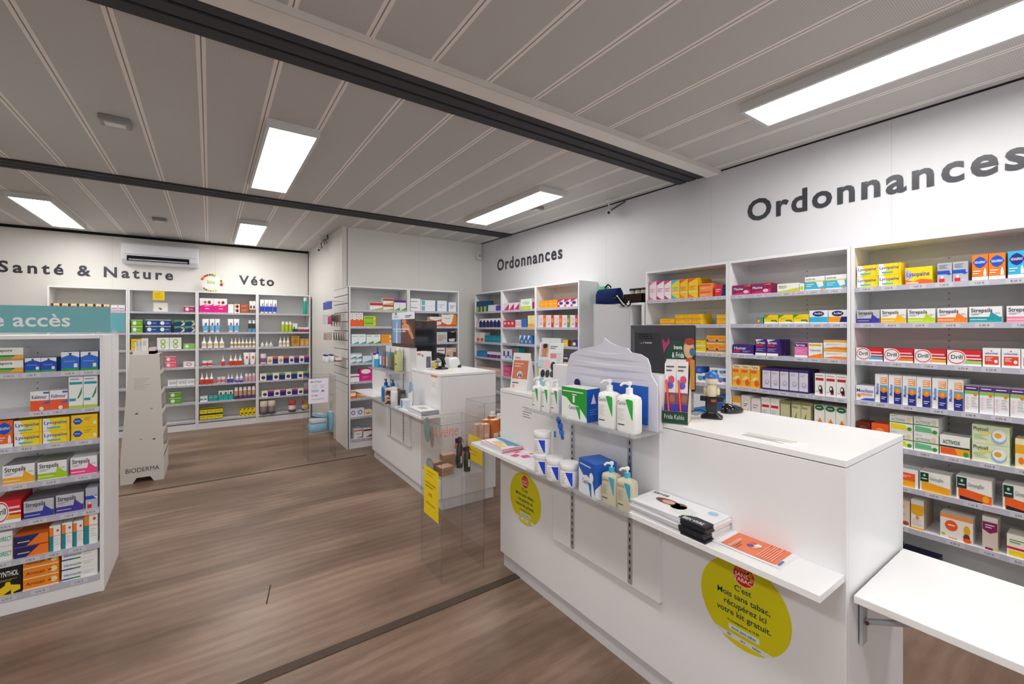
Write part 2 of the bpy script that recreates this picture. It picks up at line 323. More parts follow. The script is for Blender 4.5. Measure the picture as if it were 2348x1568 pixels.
# ------------------------------------------------------------------ shelving units
NUM = ['zero', 'one', 'two', 'three', 'four', 'five', 'six', 'seven', 'eight']
ORD = ['first', 'second', 'third', 'fourth', 'fifth', 'sixth', 'seventh', 'eighth']
PRICES = ['7,90 €', '5,90 €', '6,50 €', '8,50 €', '4,95 €', '3,90 €', '9,80 €', '7,20 €']
class Unit:
    def __init__(s, plane, pos, a, b, depth, ztop, zs, label, ref, holes=None, plinth=.09, board='wht'):
        s.plane, s.pos, s.a, s.ref, s.zs, s.depth = plane, pos, a, ref, zs, depth; s.w = abs(b - a); s.prices = {}
        if plane == 'x': s.M = Matrix.Translation((pos, a, 0)) @ Matrix.Rotation(-math.pi / 2, 4, 'Z'); s.rz = -math.pi / 2; loc = (pos, a, 0)
        else: s.M = Matrix.Translation((a, pos, 0)); s.rz = 0; loc = (a, pos, 0)
        o = s.o = thing('shelving_unit', label, 'shelves', loc, s.rz, 'white pharmacy shelving bays')
        w, d, T = s.w, depth, .019
        for x in (0, w - T):
            q = MB('melamine'); q.box(x + .0005, 0, 0, x + T - .0005, d, ztop, 'mel'); q.build('side_panel', o)
        q = MB('melamine'); q.box(T, d - .01, 0, w - T, d, ztop - T, 'dededd')
        if holes:
            z = .3
            while z < ztop - .1:
                q.poly([(w * holes + .0035 * math.cos(i), d - .0106, z + .0035 * math.sin(i)) for i in (0, .8, 1.6, 2.4, 3.1, 3.9, 4.7, 5.5)], '4a4a4c'); z += .034
        q.build('back_panel', o)
        q = MB('melamine'); q.box(T, 0, ztop - T, w - T, d, ztop, 'mel'); q.build('top_panel', o)
        q = MB('melamine'); q.box(T, .004, 0, w - T, .02, plinth, 'mel'); q.build('plinth', o)
        s.sh = []
        for z in zs:
            q = MB('melamine'); q.box(T, .004, z - .02, w - T, d - .01, z, 'wht'); s.sh.append(q.build('shelf', o))
    def u(s, px, py=745):
        P = at(px, py, s.plane, s.pos); return (s.a - P.y) if s.plane == 'x' else (P.x - s.a)
    def z(s, px, py): return at(px, py, s.plane, s.pos).z
    def finish(s):
        for i, sh in enumerate(s.sh):
            q = MB('card'); z = s.zs[i]; q.box(.02, -.004, z - .028, s.w - .02, .0035, z + .001, 'rail', mat='plastic')
            last = -1
            for u in sorted(s.prices.get(i, [])):
                if u < .05 or u > s.w - .05 or u - last < .07: continue
                last = u; q.box(u - .034, -.0046, z - .025, u + .034, -.0041, z - .003, 'cfced8'); q.text(PRICES[R_.randrange(8)], (u, -.005, z - .0185), (1, 0, 0), (0, 0, 1), .0095, '34343c', al='c')
            q.build('price_rail', sh)
SHN = ['top', 'second', 'third', 'fourth', 'fifth', 'sixth', 'seventh', 'eighth']
NAMECOUNT = [0]
def row(U, si, p0, p1, pt, spec, desc, n=1, st=1, deep=1, dep=None, inset=.014, gap=.003, tilt=0, price=True, shelf=None):
    """n x st x deep equal goods between two pixels of the photograph, standing on shelf si of unit U"""
    z0 = U.zs[si] if shelf is None else shelf
    a, b = U.u(p0), U.u(p1); a = max(a, .021); b = min(b, U.w - .021); w = (b - a) / n
    H = (U.z((p0 + p1) / 2, pt) - z0) / st
    if H < .02: H = .02
    name, cat, bld = spec['name'], spec['cat'], spec['build']
    D = U.depth - .03
    d = dep or min(spec.get('d', .1), (D - inset) / deep)
    if spec.get('round'): d = min(w - gap, .09)
    d = min(d, (D - inset) / deep); W_ = w - gap
    if 'maxw' in spec: W_ = min(W_, spec['maxw'] * H)
    proto = None; multi = n * st * deep > 1
    grp = desc + 's' if not desc.endswith('s') else desc
    for j in range(n):
        for k in range(st):
            for q in range(deep):
                if proto is None:
                    main, kids = bld(W_, H - .001, d); o = main.build(name)
                    for kn, kb in kids: kb.build(kn, o)
                    proto = o
                else: o = cp(proto)
                jit = R_.uniform(-.4, .4) * gap if n > 1 else 0
                o.matrix_world = U.M @ Matrix.Translation((a + (j + .5) * w + jit, inset + q * (d + .001), z0 + k * H)) @ Matrix.Rotation(tilt + (R_.uniform(-.02, .02) if deep == 1 and w > .03 and not spec.get('round') else 0) * 0, 4, 'Z')
                L = desc
                if n > 1: L += ', %s of %s' % (ORD[j], NUM[n])
                if st > 1: L += ', ' + ({2: ['lower', 'upper'], 3: ['bottom', 'middle', 'topmost']}[st][k])
                if deep > 1: L += ' ' + (['front', 'second', 'third', 'rear'][q] + ' row')
                L += ', %s shelf, %s' % (SHN[si], U.ref)
                tag(o, L, cat, (desc + 's, ' + U.ref) if multi else None)
        if price: U.prices.setdefault(si, []).append(a + (j + .5) * w)
    return o
# ------------------------------------------------------------------ goods
def carton(bg, items=(), name='medicine_box', side=None, top=None, d=.1):
    def b(w, h, dd):
        q = MB('card'); q.box(-w / 2, 0, 0, w / 2, dd, h, bg, side=side or bg, top=top or bg); Face(q, -w / 2, w, 0, h, -.0002).draw(items); return q, []
    return dict(name=name, cat='box', build=b, d=d)
def band(bg, c, tx='', tc='ink', frac=.4, name='medicine_box', **k):      # plain ground, colour band below, name above
    it = [r(0, 0, 1, frac, c)]
    if tx: it += [t(tx, .08, frac + .14, min(.26, .5 * (1 - frac)), tc, .8)]
    it += [m(.08, frac * .2, .55, frac * .75, 2, bg), m(.6, frac + .06, .92, frac + .14, 1, 'gry')]
    return carton(bg, it, name, **k)
def swoosh(c, body='wht', top=None):
    return carton(body, [r(0, .03, 1, .36, c), p([(.62, .34), (.68, .72), (.72, .62), (.97, .3), (.9, .22), (.6, .3)], c), t('Strepsils', .06, .66, .23, 'ink', .66), m(.07, .46, .42, .6, 2, 'gry'), r(.03, .17, .55, .21, body), r(.8, .55, .95, .62, 'lgr')], 'lozenge_box', top=top)
def lyso(): return carton('ylw', [p([(0, 0), (0, 1), (.22, .98), (.38, .5), (.2, 0)], 'wht'), t('Lysopaïne', .05, .52, .26, 'ind', .86), r(.16, .16, .66, .28, 'cyan'), r(.9, 0, .93, 1, 'gold')], 'lozenge_box')
def drill(c): return carton('red', [r(0, 0, 1, .14, 'wht'), r(0, 0, .3, 1, 'wht'), r(.5, .62, .95, .72, 'lpk'), r(.5, .42, 1, .5, 'wht'), p([(.48, .14), (.55, .4), (.62, .34), (1, .32), (1, .16)], c), e(.29, .52, .28, .48, 'wht'), e(.28, .52, .26, .44, 'red'), e(.28, .52, .235, .38, 'wht'), t('Drill', .12, .42, .26, 'blk', .34)], 'lozenge_box')
def maxi(): return carton('wht', [r(.4, 0, .98, 1, 'wht'), r(.4, .0, .98, .45, 'vet'), r(.4, .4, .98, .62, 'cyan'), r(.44, .66, .94, .9, 'f2a05c'), m(.48, .68, .9, .88, 3, 'wht'), e(.69, .46, .24, .11, 'org'), e(.7, .47, .11, .06, 'gold'), m(.5, .1, .92, .22, 2, 'wht'), vt('Maxilase', .29, .28, .22, 'blu', .6)], 'syrup_box')
def hexa(bg, bot='wht', c='blu'): return carton(bg, [r(0, 0, 1, .14, bot), p([(.06, .7), (.25, .86), (.5, .93), (.75, .86), (.96, .7), (.75, .54), (.5, .47), (.25, .54)], c), t('HEXASPRAY', .17, .66, .09, 'wht', .68), p([(.72, .16), (.72, .3), (.78, .46), (.84, .46), (.9, .3), (.9, .16)], 'wht'), m(.08, .22, .6, .4, 2, 'wht')], 'spray_box')
def wave(bg, c, tx='', c2=None, tc='ink'):       # diagonal colour wave at the foot
    it = [p([(0, 0), (1, 0), (1, .44), (.7, .36), (.35, .2), (0, .16)], c), p([(.3, 0), (1, 0), (1, .2), (.6, .12)], c2 or c)]
    if tx: it += [t(tx, .08, .6, .2, tc, .8)]
    return carton(bg, it + [m(.08, .4, .5, .55, 2, 'gry')])
def picto(bg, c, c2, tx='', tc='ink', name='medicine_box', d=.1):         # header block, picture spot
    it = [r(0, .72, 1, 1, c), e(.68, .3, .22, .2, c2), m(.08, .1, .45, .3, 3, c2), m(.08, .45, .6, .62, 2, 'gry')]
    if tx: it += [t(tx, .08, .78, .14, 'wht', .84)]
    return carton(bg, it, name, d=d)
def stripes(bg, cs, tx='', tc='ink', tz=.62, name='medicine_box'):
    it = [r(0, a, 1, b, c) for a, b, c in cs]
    if tx: it += [t(tx, .08, tz, .2, tc, .84)]
    return carton(bg, it + [m(.1, .06, .5, .2, 2, 'gry')], name)
def bottle(body, cap, lab=None, name='bottle', shape='pump', lc2=None, mat='plastic'):
    def b(w, h, d):
        rr = min(w * .46, h * .3); q = MB(mat)
        if shape == 'spray':
            pr = [(rr * .92, 0), (rr, .01 * h), (rr, .2 * h), (rr, .42 * h), (rr * .9, .5 * h), (rr * .4, .62 * h), (rr * .36, .66 * h)]; z = .66
        elif shape == 'cyl': pr = [(rr * .95, 0), (rr, .02 * h), (rr, .3 * h), (rr, .74 * h), (rr * .9, .79 * h), (rr * .6, .82 * h), (rr * .55, .84 * h)]; z = .8
        else: pr = [(rr * .92, 0), (rr, .02 * h), (rr, .25 * h), (rr, .6 * h), (rr * .85, .68 * h), (rr * .35, .74 * h), (rr * .35, .76 * h)]; z = .74
        cs = [body] * (len(pr) - 1)
        if lab: cs[2] = lab; cs[1] = lc2 or (body if shape == 'spray' else lab)
        q.lathe(pr, cs, n=14); k = MB('plastic')
        if shape == 'cyl': k.lathe([(rr * .8, .79 * h), (rr * .82, .8 * h), (rr * .8, h)], cap, n=14)
        else:
            k.lathe([(rr * .42, z * h), (rr * .42, z * h + .1 * h), (rr * .2, z * h + .13 * h), (rr * .16, .99 * h)], cap, n=10)
            if shape == 'pump': k.box(-rr * .8, -rr * .2, h * .95, rr * .25, rr * .2, h, cap)
        return q, [('cap' if shape == 'cyl' else 'pump' if shape == 'pump' else 'nozzle', k)]
    return dict(name=name, cat='bottle', build=b, round=1)
def tube(body, lab, dot=None, name='cream_tube', cap='wht'):
    def b(w, h, d):
        q = MB('plastic'); w2 = min(w, h * .45)
        q.rbox([(.8, .5, h * .12), (.84, .5, h * .13), (.92, .38, h * .5), (1, .1, h * .97), (1, .06, h)], [lab, lab, body, body], w2, w2, n=20, e=.7)
        if dot: q.poly([(-.12 * w2, -.27 * w2, h * .52), (.22 * w2, -.27 * w2, h * .5), (.2 * w2, -.24 * w2, h * .74), (-.05 * w2, -.24 * w2, h * .7)], dot)
        k = MB('plastic'); k.lathe([(w2 * .34, 0), (w2 * .36, h * .12)], cap, n=14); return q, [('cap', k)]
    return dict(name=name, cat='tube', build=b, round=1)
def jar(body, cap, lab=None, name='jar'):
    def b(w, h, d):
        rr = min(w * .48, h * .7); q = MB('plastic'); q.lathe([(rr * .95, 0), (rr, .03 * h), (rr, .2 * h), (rr, .58 * h), (rr * .9, .62 * h)], [body, body, lab or body, body], n=18)
        k = MB('plastic'); k.lathe([(rr * 1.02, .6 * h), (rr * 1.04, .62 * h), (rr * 1.04, .96 * h), (rr, h)], cap, n=18); return q, [('lid', k)]
    return dict(name=name, cat='jar', build=b, round=1)

ZR = [1.74, 1.524, 1.30, 1.06, .815, .60, .375, .12]
XF = 3.22
def yy(px): return at(px, 700, 'x', XF).y
B3 = Unit('x', XF, yy(1951) - .0, yy(1951) - .768, .272, 2.0, ZR, 'white shelving bay beyond the flap table, at the near end of the long wall', 'bay by flap table', holes=.5)
B2 = Unit('x', XF, yy(1670), yy(1951) + .001, .272, 2.0, ZR, 'white shelving bay behind the counter with the computer mouse', 'bay behind mouse', holes=.56)
B1 = Unit('x', XF, yy(1480), yy(1670) + .001, .272, 2.0, ZR, 'white shelving bay behind the black monitor on the near counter', 'bay behind monitor', holes=.55)
ZF = [1.725, 1.50, 1.29, 1.075, .85, .62, .375, .12]
BC = Unit('x', XF, yy(1228), 3.376, .272, 2.0, ZF, 'white shelving bay with bare end panel next to the storage cabinet', 'bay with bare end panel')
BB = Unit('x', XF, yy(1150), yy(1228) + .001, .272, 2.0, ZF, 'white shelving bay in the middle of the three under small lettering', 'middle far bay')
BA = Unit('x', XF, 5.597, yy(1150) + .001, .272, 2.0, ZF, 'white shelving bay in the corner, by the alarm sensor', 'corner bay')
ZP = [1.72, 1.512, 1.292, 1.056, .826, .617, .391, .113]
P1 = Unit('y', 5.527, 1.404, 2.172, .325, 2.015, ZP, 'white shelving bay beside the slatwall panel, at the block corner', 'bay beside slatwall')
P2 = Unit('y', 5.527, 2.173, 2.925, .325, 2.015, ZP, 'white shelving bay behind the far counter monitor', 'bay behind far monitor')
ZS = [1.72, 1.425, 1.188, .92, .66, .40, .13]
YS = 7.85
S1 = Unit('y', YS, -1.685, -.918, .325, 2.03, ZS, 'white shelving bay partly hidden behind the teal sign, far wall', 'bay behind teal sign')
S2 = Unit('y', YS, -.917, -.153, .325, 2.03, ZS, 'white shelving bay with a yellow note, under the air conditioner', 'bay with yellow note')
S3 = Unit('y', YS, -.152, .610, .325, 2.03, ZS, 'white shelving bay under the bio wreath sign', 'bay under bio wreath')
S4 = Unit('y', YS, .611, 1.378, .325, 2.03, ZS, 'white shelving bay under the Véto lettering', 'bay under Véto lettering')
ZG = [1.259, 1.051, .871, .674, .476, .279, .10]
GF = Unit('y', 3.36, -1.75, -.494, .24, 1.456, ZG, 'white shelving gondola under the teal sign, near the aisle', 'gondola', holes=.75, plinth=.075)
GB = thing('shelving_unit', 'white shelving gondola turned away, back to back with the one facing us', 'shelves', (-.494, 3.842, 0), math.pi, 'white pharmacy shelving bays')
def gb():
    w, d = 1.256, .24
    for x in (0, w - .019):
        q = MB('melamine'); q.box(x, 0, 0, x + .019, d - .001, 1.456, 'mel'); q.build('side_panel', GB)
    q = MB('melamine'); q.box(.019, d - .012, 0, w - .019, d - .002, 1.43, 'd3d3d5'); q.build('back_panel', GB)
    q = MB('melamine'); q.box(.019, 0, 1.437, w - .019, d - .002, 1.456, 'mel'); q.build('top_panel', GB)
    for z in ZG: q = MB('melamine'); q.box(.019, .004, z - .02, w - .019, d - .012, z, 'wht'); q.build('shelf', GB)
gb()

# --- bay by the flap table
row(B3, 0, 1962.6, 2065, 605, lyso(), 'yellow and white lozenge box', 2, 2, deep=1, dep=.14)
row(B3, 0, 2073, 2137, 611, carton('ylw', [p([(0, .2), (0, .95), (.4, .55), (.05, .2)], 'b8b4d8'), t('Lysopaïne', .06, .48, .24, 'ind', .84), p([(0, 0), (1, 0), (1, .22), (.6, .3), (.3, .16), (0, .3)], 'ora'), r(.05, .06, .5, .13, 'wht')], 'lozenge_box'), 'yellow lozenge box with orange flame foot', deep=2)
row(B3, 0, 2147.6, 2220, 600, carton('silver', [r(0, .42, .85, .6, 'blu'), p([(.6, .6), (.98, .42), (.8, .36), (.6, .42)], 'blu'), r(.12, .02, .5, .2, 'red'), p([(.25, .2), (.25, .34), (.4, .34), (.4, .2)], 'wht'), m(.12, .7, .8, .92, 3, 'gry')], 'spray_box'), 'silver spray box with blue flash', 2)
row(B3, 0, 2226.7, 2306, 581, hexa('org'), 'orange throat spray box', 2)
row(B3, 0, 2309, 2352, 574, hexa('cyan', 'wht', 'vet'), 'blue throat spray box')
for a, b, pt, c, bd, ds in ((1962.6, 2015.6, 710, 'ind', 'lgr', 'grey and indigo'), (2017, 2076, 708, 'f3b81c', 'wht', 'white and yellow'), (2079, 2143, 707, 'lime', 'wht', 'white and lime'), (2146.8, 2217, 705, 'org', 'wht', 'white and orange'), (2220, 2297, 702, 'teal', 'wht', 'white and teal'), (2306, 2385, 700, 'pnk', 'wht', 'white and pink')):
    row(B3, 1, a, b, pt, swoosh(c, bd), ds + ' lozenge box', deep=2, dep=.06)
for a, b, pt, c, ds in ((1960.5, 2023, 797, 'cyan', 'blue'), (2024, 2093, 799, 'org', 'orange'), (2094, 2168.5, 801, 'gold', 'amber'), (2169.5, 2250.5, 803, '9ecf6a', 'pale green')):
    row(B3, 2, a, b, pt, drill(c), 'red oval-logo lozenge box with %s stripe' % ds, dep=.12)
row(B3, 2, 2251.6, 2388, 799, carton('wht', [r(.12, .12, .9, .58, 'e0472c'), m(.18, .3, .6, .52, 3, 'wht'), e(.75, .3, .1, .09, 'wht'), t('arkovital', .14, .68, .1, 'ind', .7), r(.46, .82, .54, .88, 'red')]), 'white box with orange-red label', 3, dep=.12)
row(B3, 3, 1959.6, 2003.4, 884.5, carton('wht', [t('Maxilase', .04, .56, .22, 'blu', .9), e(.16, .32, .1, .13, 'org'), r(.28, .34, .9, .5, 'f2b088'), p([(.2, .02), (1, .02), (1, .2), (.5, .16)], 'blu')]), 'flat white and blue sore-throat box', dep=.12)
row(B3, 3, 2004.3, 2208.8, 864, maxi(), 'white and blue syrup box', 6, dep=.08, deep=2)
row(B3, 3, 2209.6, 2352, 889, carton('wht', [r(0, .82, 1, 1, 'pur'), m(.12, .87, .9, .95, 1, 'wht'), r(0, .7, 1, .82, '8cc152'), e(.78, .68, .12, .06, 'org'), m(.1, .1, .32, .6, 6, 'lpk'), m(.5, .2, .9, .6, 4, 'lgr')]), 'white box with purple top', 4, dep=.1)
row(B3, 4, 1960.5, 1994.5, 968, carton('6b2216', [e(.5, .4, .38, .42, '9c4a30'), e(.5, .4, .32, .36, '6b2216'), t('Pulmoll', .2, .36, .16, 'crm', .6)], 'pastille_tin'), 'dark brown pastille box')
row(B3, 4, 1995.5, 2037, 972, carton('ora', [e(.5, .4, .36, .4, 'f49a5a'), t('Pulmoll', .2, .36, .16, 'crm', .6)], 'pastille_tin'), 'bright orange pastille box')
def cough(c, c2): return carton('f0f0ea', [r(0, .5, 1, .56, 'grn'), p([(.05, .12), (.05, .46), (.7, .4), (.78, .12)], c), e(.86, .2, .1, .12, 'grn'), e(.82, .74, .1, .16, c2), m(.06, .88, .35, .95, 1, 'gry'), t('ACTIVOX', .08, .62, .16, 'gry', .6)], 'lozenge_box')
row(B3, 4, 2037.5, 2092, 952, cough('ylw', 'e8d9a0'), 'white and yellow herbal box', 1, 2)
row(B3, 4, 2093, 2151, 958, cough('6dbd8c', 'e3cfae'), 'white and green herbal box', 1, 2, deep=2)
row(B3, 4, 2152.5, 2223, 1001, carton('f0f0ea', [r(0, .42, 1, .5, 'dgr'), p([(.03, .08), (.03, .4), (1, .42), (1, .08)], 'ora'), p([(.6, .1), (.5, .4), (1, .4), (1, .1)], 'gold'), e(.88, .18, .09, .12, 'grn'), t('ACTIVOX', .1, .6, .18, 'dgr', .6)], 'lozenge_box'), 'white box with orange foot')
row(B3, 4, 2226.6, 2315, 977, carton('lgn', [t('Phytoxil', .04, .68, .2, 'dgr', .4), r(.2, .56, .52, .64, 'ylw'), m(.05, .2, .42, .5, 4, 'a9c08a'), e(.72, .45, .2, .4, '9fb6d9'), e(.73, .52, .18, .32, 'eef2f6'), e(.7, .52, .1, .14, 'gold')], 'sachet_box'), 'pale green syrup-sachet box', 1, 2)
row(B3, 4, 2325.7, 2375, 1008, carton('f3e7b8', [r(0, .5, 1, .8, 'gold'), e(.3, .25, .14, .12, 'org'), m(.5, .2, .9, .4, 2, 'org')]), 'cream and amber box')
row(B3, 5, 2040, 2104, 1074, carton('wht', [r(0, .35, .9, .78, 'ora'), r(0, 0, .9, .35, 'gold'), m(.2, .5, .8, .65, 2, 'wht')]), 'white box with orange and yellow panels')
def honey(c, c2): return carton('f1efe9', [p([(.06, .12), (.06, .5), (1, .34), (1, 0), (.08, 0)], c), p([(.1, .0), (.1, .16), (.75, .06), (.75, 0)], c2), r(.02, .48, .3, .94, 'dgr'), m(.06, .56, .27, .68, 1, 'wht'), e(.16, .8, .04, .06, 'mint'), t('GinsengBio', .34, .62, .15, 'gry', .45), e(.84, .2, .1, .14, 'gold')], 'ampoule_box')
row(B3, 5, 2106.5, 2178, 1086, honey('f3a81e', 'gold'), 'white and golden ampoule box with green badge')
row(B3, 5, 2190.7, 2274, 1097, honey('ora', 'blk'), 'white and orange ampoule box with green badge', deep=2, dep=.05)
row(B3, 5, 2297, 2385, 1116, honey('ora', 'blk'), 'orange and black ampoule box with green badge')
row(B3, 6, 2045, 2085.4, 1146, carton('e5cdbb', [e(.4, .75, .3, .1, 'gold'), e(.75, .12, .2, .08, '9c4a30'), m(.1, .3, .8, .5, 2, 'tan')]), 'beige box half hidden by counter edge')
row(B3, 6, 2086.4, 2117.5, 1148, carton('f0ece4', [r(0, .6, 1, .84, 'gold'), p([(0, .6), (1, .6), (.9, .5), (.5, .46), (.1, .52)], 'gold'), r(0, 0, 1, .06, 'gold'), e(.5, .4, .12, .06, 'org'), m(.1, .12, .9, .34, 4, 'd8c8b8')], side='c9b29a', d=.05), 'slim white and amber box', deep=4, dep=.05)
row(B3, 6, 2153.4, 2230, 1184, carton('f3ece4', [r(0, .84, 1, 1, 'f59a50'), e(.35, .55, .2, .22, 'ora'), m(.25, .5, .48, .62, 1, 'wht'), e(.83, .5, .1, .2, 'gold'), e(.82, .22, .1, .14, 'brn'), e(.84, .1, .13, .09, 'ora'), e(.1, .16, .06, .06, 'lime'), r(.26, .03, .54, .09, 'f2b088')]), 'white tea box with yellow flower', tilt=.0)
row(B3, 6, 2250, 2287.5, 1187, carton('d9c7bd', [r(0, .86, 1, 1, 'f0ece8'), p([(.03, .84), (.98, .84), (.98, .6), (.5, .5), (.03, .6)], 'plum'), m(.2, .64, .84, .78, 2, 'wht'), r(.2, 0, .7, .07, 'plum'), e(.88, .06, .08, .04, 'lime')]), 'slim beige box with plum chevron')
row(B3, 6, 2306.5, 2375, 1232, carton('f0ebe0', [r(0, .34, 1, .44, 'red'), r(.08, .05, .9, .28, 'ylw'), m(.1, .6, .7, .8, 2, 'grn')]), 'cream box with red and yellow stripes')
row(B3, 7, 2062, 2150, 1272, carton('14183c', [r(0, .4, 1, .6, '1c2250')], 'product_box'), 'low navy box', price=False)
row(B3, 7, 2025, 2060, 1248, carton('dgr', [], 'product_box'), 'low dark green box', price=False)
# --- bay behind mouse
row(B2, 0, 1677, 1765, 651, carton('plum', [p([(0, 0), (1, 0), (1, .5), (.7, .3), (.3, .25), (0, .1)], 'mag'), t('Macine', .08, .5, .24, 'wht', .5), p([(.6, .85), (1, 1), (1, .8)], 'ora'), e(.75, .3, .14, .16, 'lpk')]), 'purple and magenta box', 2, dep=.14)
row(B2, 0, 1779.7, 1829, 649, wave('f2f2ea', 'b8d13a', 'Belivair', 'gold', 'grn'), 'white box with lime wave')
row(B2, 0, 1831, 1842, 650, carton('f2f2ea', [e(.5, .4, .4, .3, 'lime')]), 'narrow white and lime box')
row(B2, 0, 1843.5, 1939.5, 631, carton('f0f0f0', [r(0, .1, 1, .62, '3fb4d8'), r(0, .6, 1, .68, 'b8d13a'), p([(.55, .62), (.9, .62), (.95, .3), (.7, .2)], 'wht'), e(.88, .08, .07, .08, 'org'), t('actirub', .06, .76, .14, 'gry', .5), m(.08, .25, .5, .5, 2, 'wht')]), 'white and sky blue cold-relief box', 2)
row(B2, 1, 1732, 1747.5, 727, carton('3a9aa8', [e(.35, .45, .3, .35, 'ora'), e(.35, .45, .14, .16, 'ylw')]), 'small teal sun-motif box')
row(B2, 1, 1749.7, 1853, 721, carton('ylw', [r(0, 0, 1, .22, 'f2f2e4'), p([(0, .6), (.4, 1), (0, 1)], 'grn'), r(.5, .28, .9, .44, '2a8a5a'), m(.1, .5, .7, .7, 2, 'gold'), e(.9, .25, .06, .07, 'red')]), 'yellow and green box', 3)
def nose(c, c2): return carton('f2f2f4', [r(0, .1, 1, .5, c), p([(.6, .1), (.7, .5), (1, .5), (1, .1)], c2), e(.5, .74, .32, .2, 'nvy'), t('Actifed', .28, .69, .14, 'wht', .44)], 'tablet_box')
row(B2, 1, 1853.4, 1896, 711, nose('cyan', 'cyan'), 'white and sky blue tablet box')
row(B2, 1, 1897, 1941, 710, nose('f3a01e', 'nvy'), 'white, orange and navy tablet box')
row(B2, 2, 1677.4, 1725.6, 790, carton('3d2080', [t('Humer', .08, .5, .3, 'wht', .6), r(.05, .22, .35, .42, 'red'), r(0, 0, 1, .1, 'wht'), m(.5, .2, .9, .4, 2, 'lil')]), 'flat violet box')
row(B2, 2, 1729.6, 1782.5, 778, carton('46267f', [r(0, 0, 1, .15, 'f2f2f2'), p([(0, 1), (.8, 1), (.1, .86)], 'wht'), t('fervex', .1, .72, .17, 'wht', .8), r(.08, .56, .7, .68, 'red'), m(.1, .25, .9, .45, 3, 'lil')]), 'tall violet and white box', 2, deep=2, dep=.09)
row(B2, 2, 1819.4, 1850, 785, carton('e679b4', [r(0, 0, 1, .14, 'wht'), r(0, .72, 1, .96, '46267f'), t('fervex', .1, .76, .15, 'wht', .8), m(.1, .3, .9, .5, 3, 'f6c4df')]), 'pink and violet box')
row(B2, 2, 1851, 1883.7, 786, carton('f2f0ea', [r(.05, .8, .95, .92, 'gold'), p([(0, 0), (1, 0), (1, .32), (.4, .2), (0, .1)], 'org'), t('Calendula', .1, .46, .12, 'gry', .8)]), 'white box with orange wave')
row(B2, 2, 1886, 1940.5, 780, carton('f2f0ea', [r(0, .78, 1, .98, 'gold'), p([(0, .06), (1, 0), (1, .26), (.5, .3), (0, .12)], 'org'), m(.1, .44, .9, .64, 2, 'lgr')]), 'wide white and orange striped box', 1, 2)
row(B2, 3, 1676.6, 1740, 837, carton('f4b53a', [r(0, .84, 1, 1, 'f4ead0'), t('Tadine', .12, .87, .09, 'ink', .7), r(.06, .66, .7, .78, 'ora'), e(.7, .2, .25, .14, 'ora'), p([(0, .3), (.5, .5), (.9, .45), (.4, .3)], 'fbe08a')], 'sachet_box'), 'golden orange tall box', 3)
row(B2, 3, 1744.4, 1851.5, 846, carton('dcd9e2', [r(0, .88, 1, 1, '3a2470'), r(0, 0, 1, .08, '3a2470'), r(0, 0, .05, 1, '3a2470'), m(.2, .7, .8, .82, 2, 'lil'), e(.6, .36, .22, .12, 'lil'), e(.6, .38, .14, .07, 'dcd9e2')], side='3a2470', top='2c1c50'), 'white box in violet frame', 5, deep=2, dep=.09)
row(B2, 3, 1866, 1941, 858, carton('f2f1ee', [r(.08, .68, .88, .8, 'c0282c'), m(.1, .86, .9, .94, 1, 'gry'), e(.55, .32, .2, .15, 'blk'), e(.52, .34, .11, .08, 'f2f1ee'), r(.5, .08, .78, .3, 'blk'), r(.52, .08, .8, .14, 'red'), m(.1, .14, .42, .2, 1, 'gry')]), 'white box with red bar and dark figure', 3)
for a, b, pt, sp, ds, n in ((1677.4, 1696, 908, picto('efe6d8', 'f0a83a', 'lpk'), 'white and amber box', 1), (1697.5, 1719, 907, carton('f0e8e0', [r(.08, .0, .92, .3, 'e05590'), e(.5, .62, .4, .26, 'e8d8c8'), e(.5, .62, .3, .18, 'f4ece4'), m(.25, .55, .75, .7, 2, 'blk')]), 'pink-footed white box', 1), (1720, 1742, 913, carton('f0e2e4', [r(0, .0, 1, .4, 'f2a0b8'), m(.2, .55, .8, .75, 2, 'gry')]), 'pale pink box', 1),
                            (1743, 1785, 913, carton('f0ede6', [r(.06, .64, .9, .74, 'red'), e(.4, .16, .3, .1, 'gold'), e(.6, .13, .2, .08, 'brn'), m(.1, .4, .8, .56, 3, 'lgr')]), 'white box with red bar and fruit', 2), (1787, 1809, 920, carton('c7c49a', [p([(0, 0), (.6, .3), (.9, .05), (1, 0)], '6f9a4a'), e(.55, .24, .2, .14, 'd07a50'), r(0, .9, 1, 1, '8a8a5a')]), 'olive and apricot box', 1),
                            (1812.7, 1857, 924, carton('d3cc9e', [p([(.1, .2), (.6, .66), (.5, .3)], '4f8a3a'), e(.55, .24, .24, .14, 'd8704a'), t('Fleurs', .1, .78, .1, 'grn', .6), r(0, .92, 1, 1, '8a8a5a')]), 'cream box with orange flower', 2), (1865, 1941, 933, carton('f1efe8', [r(0, .0, 1, .07, 'grn'), e(.5, .92, .45, .1, '1f6a3a'), m(.25, .88, .75, .95, 1, 'wht'), p([(.3, .4), (.55, .58), (.9, .34), (.7, .14), (.35, .16)], 'f0821e'), e(.55, .3, .16, .1, 'f7ab4a')]), 'white box with orange fruit', 3)):
    row(B2, 4, a, b, pt, sp, ds, n, price=False, dep=.14)
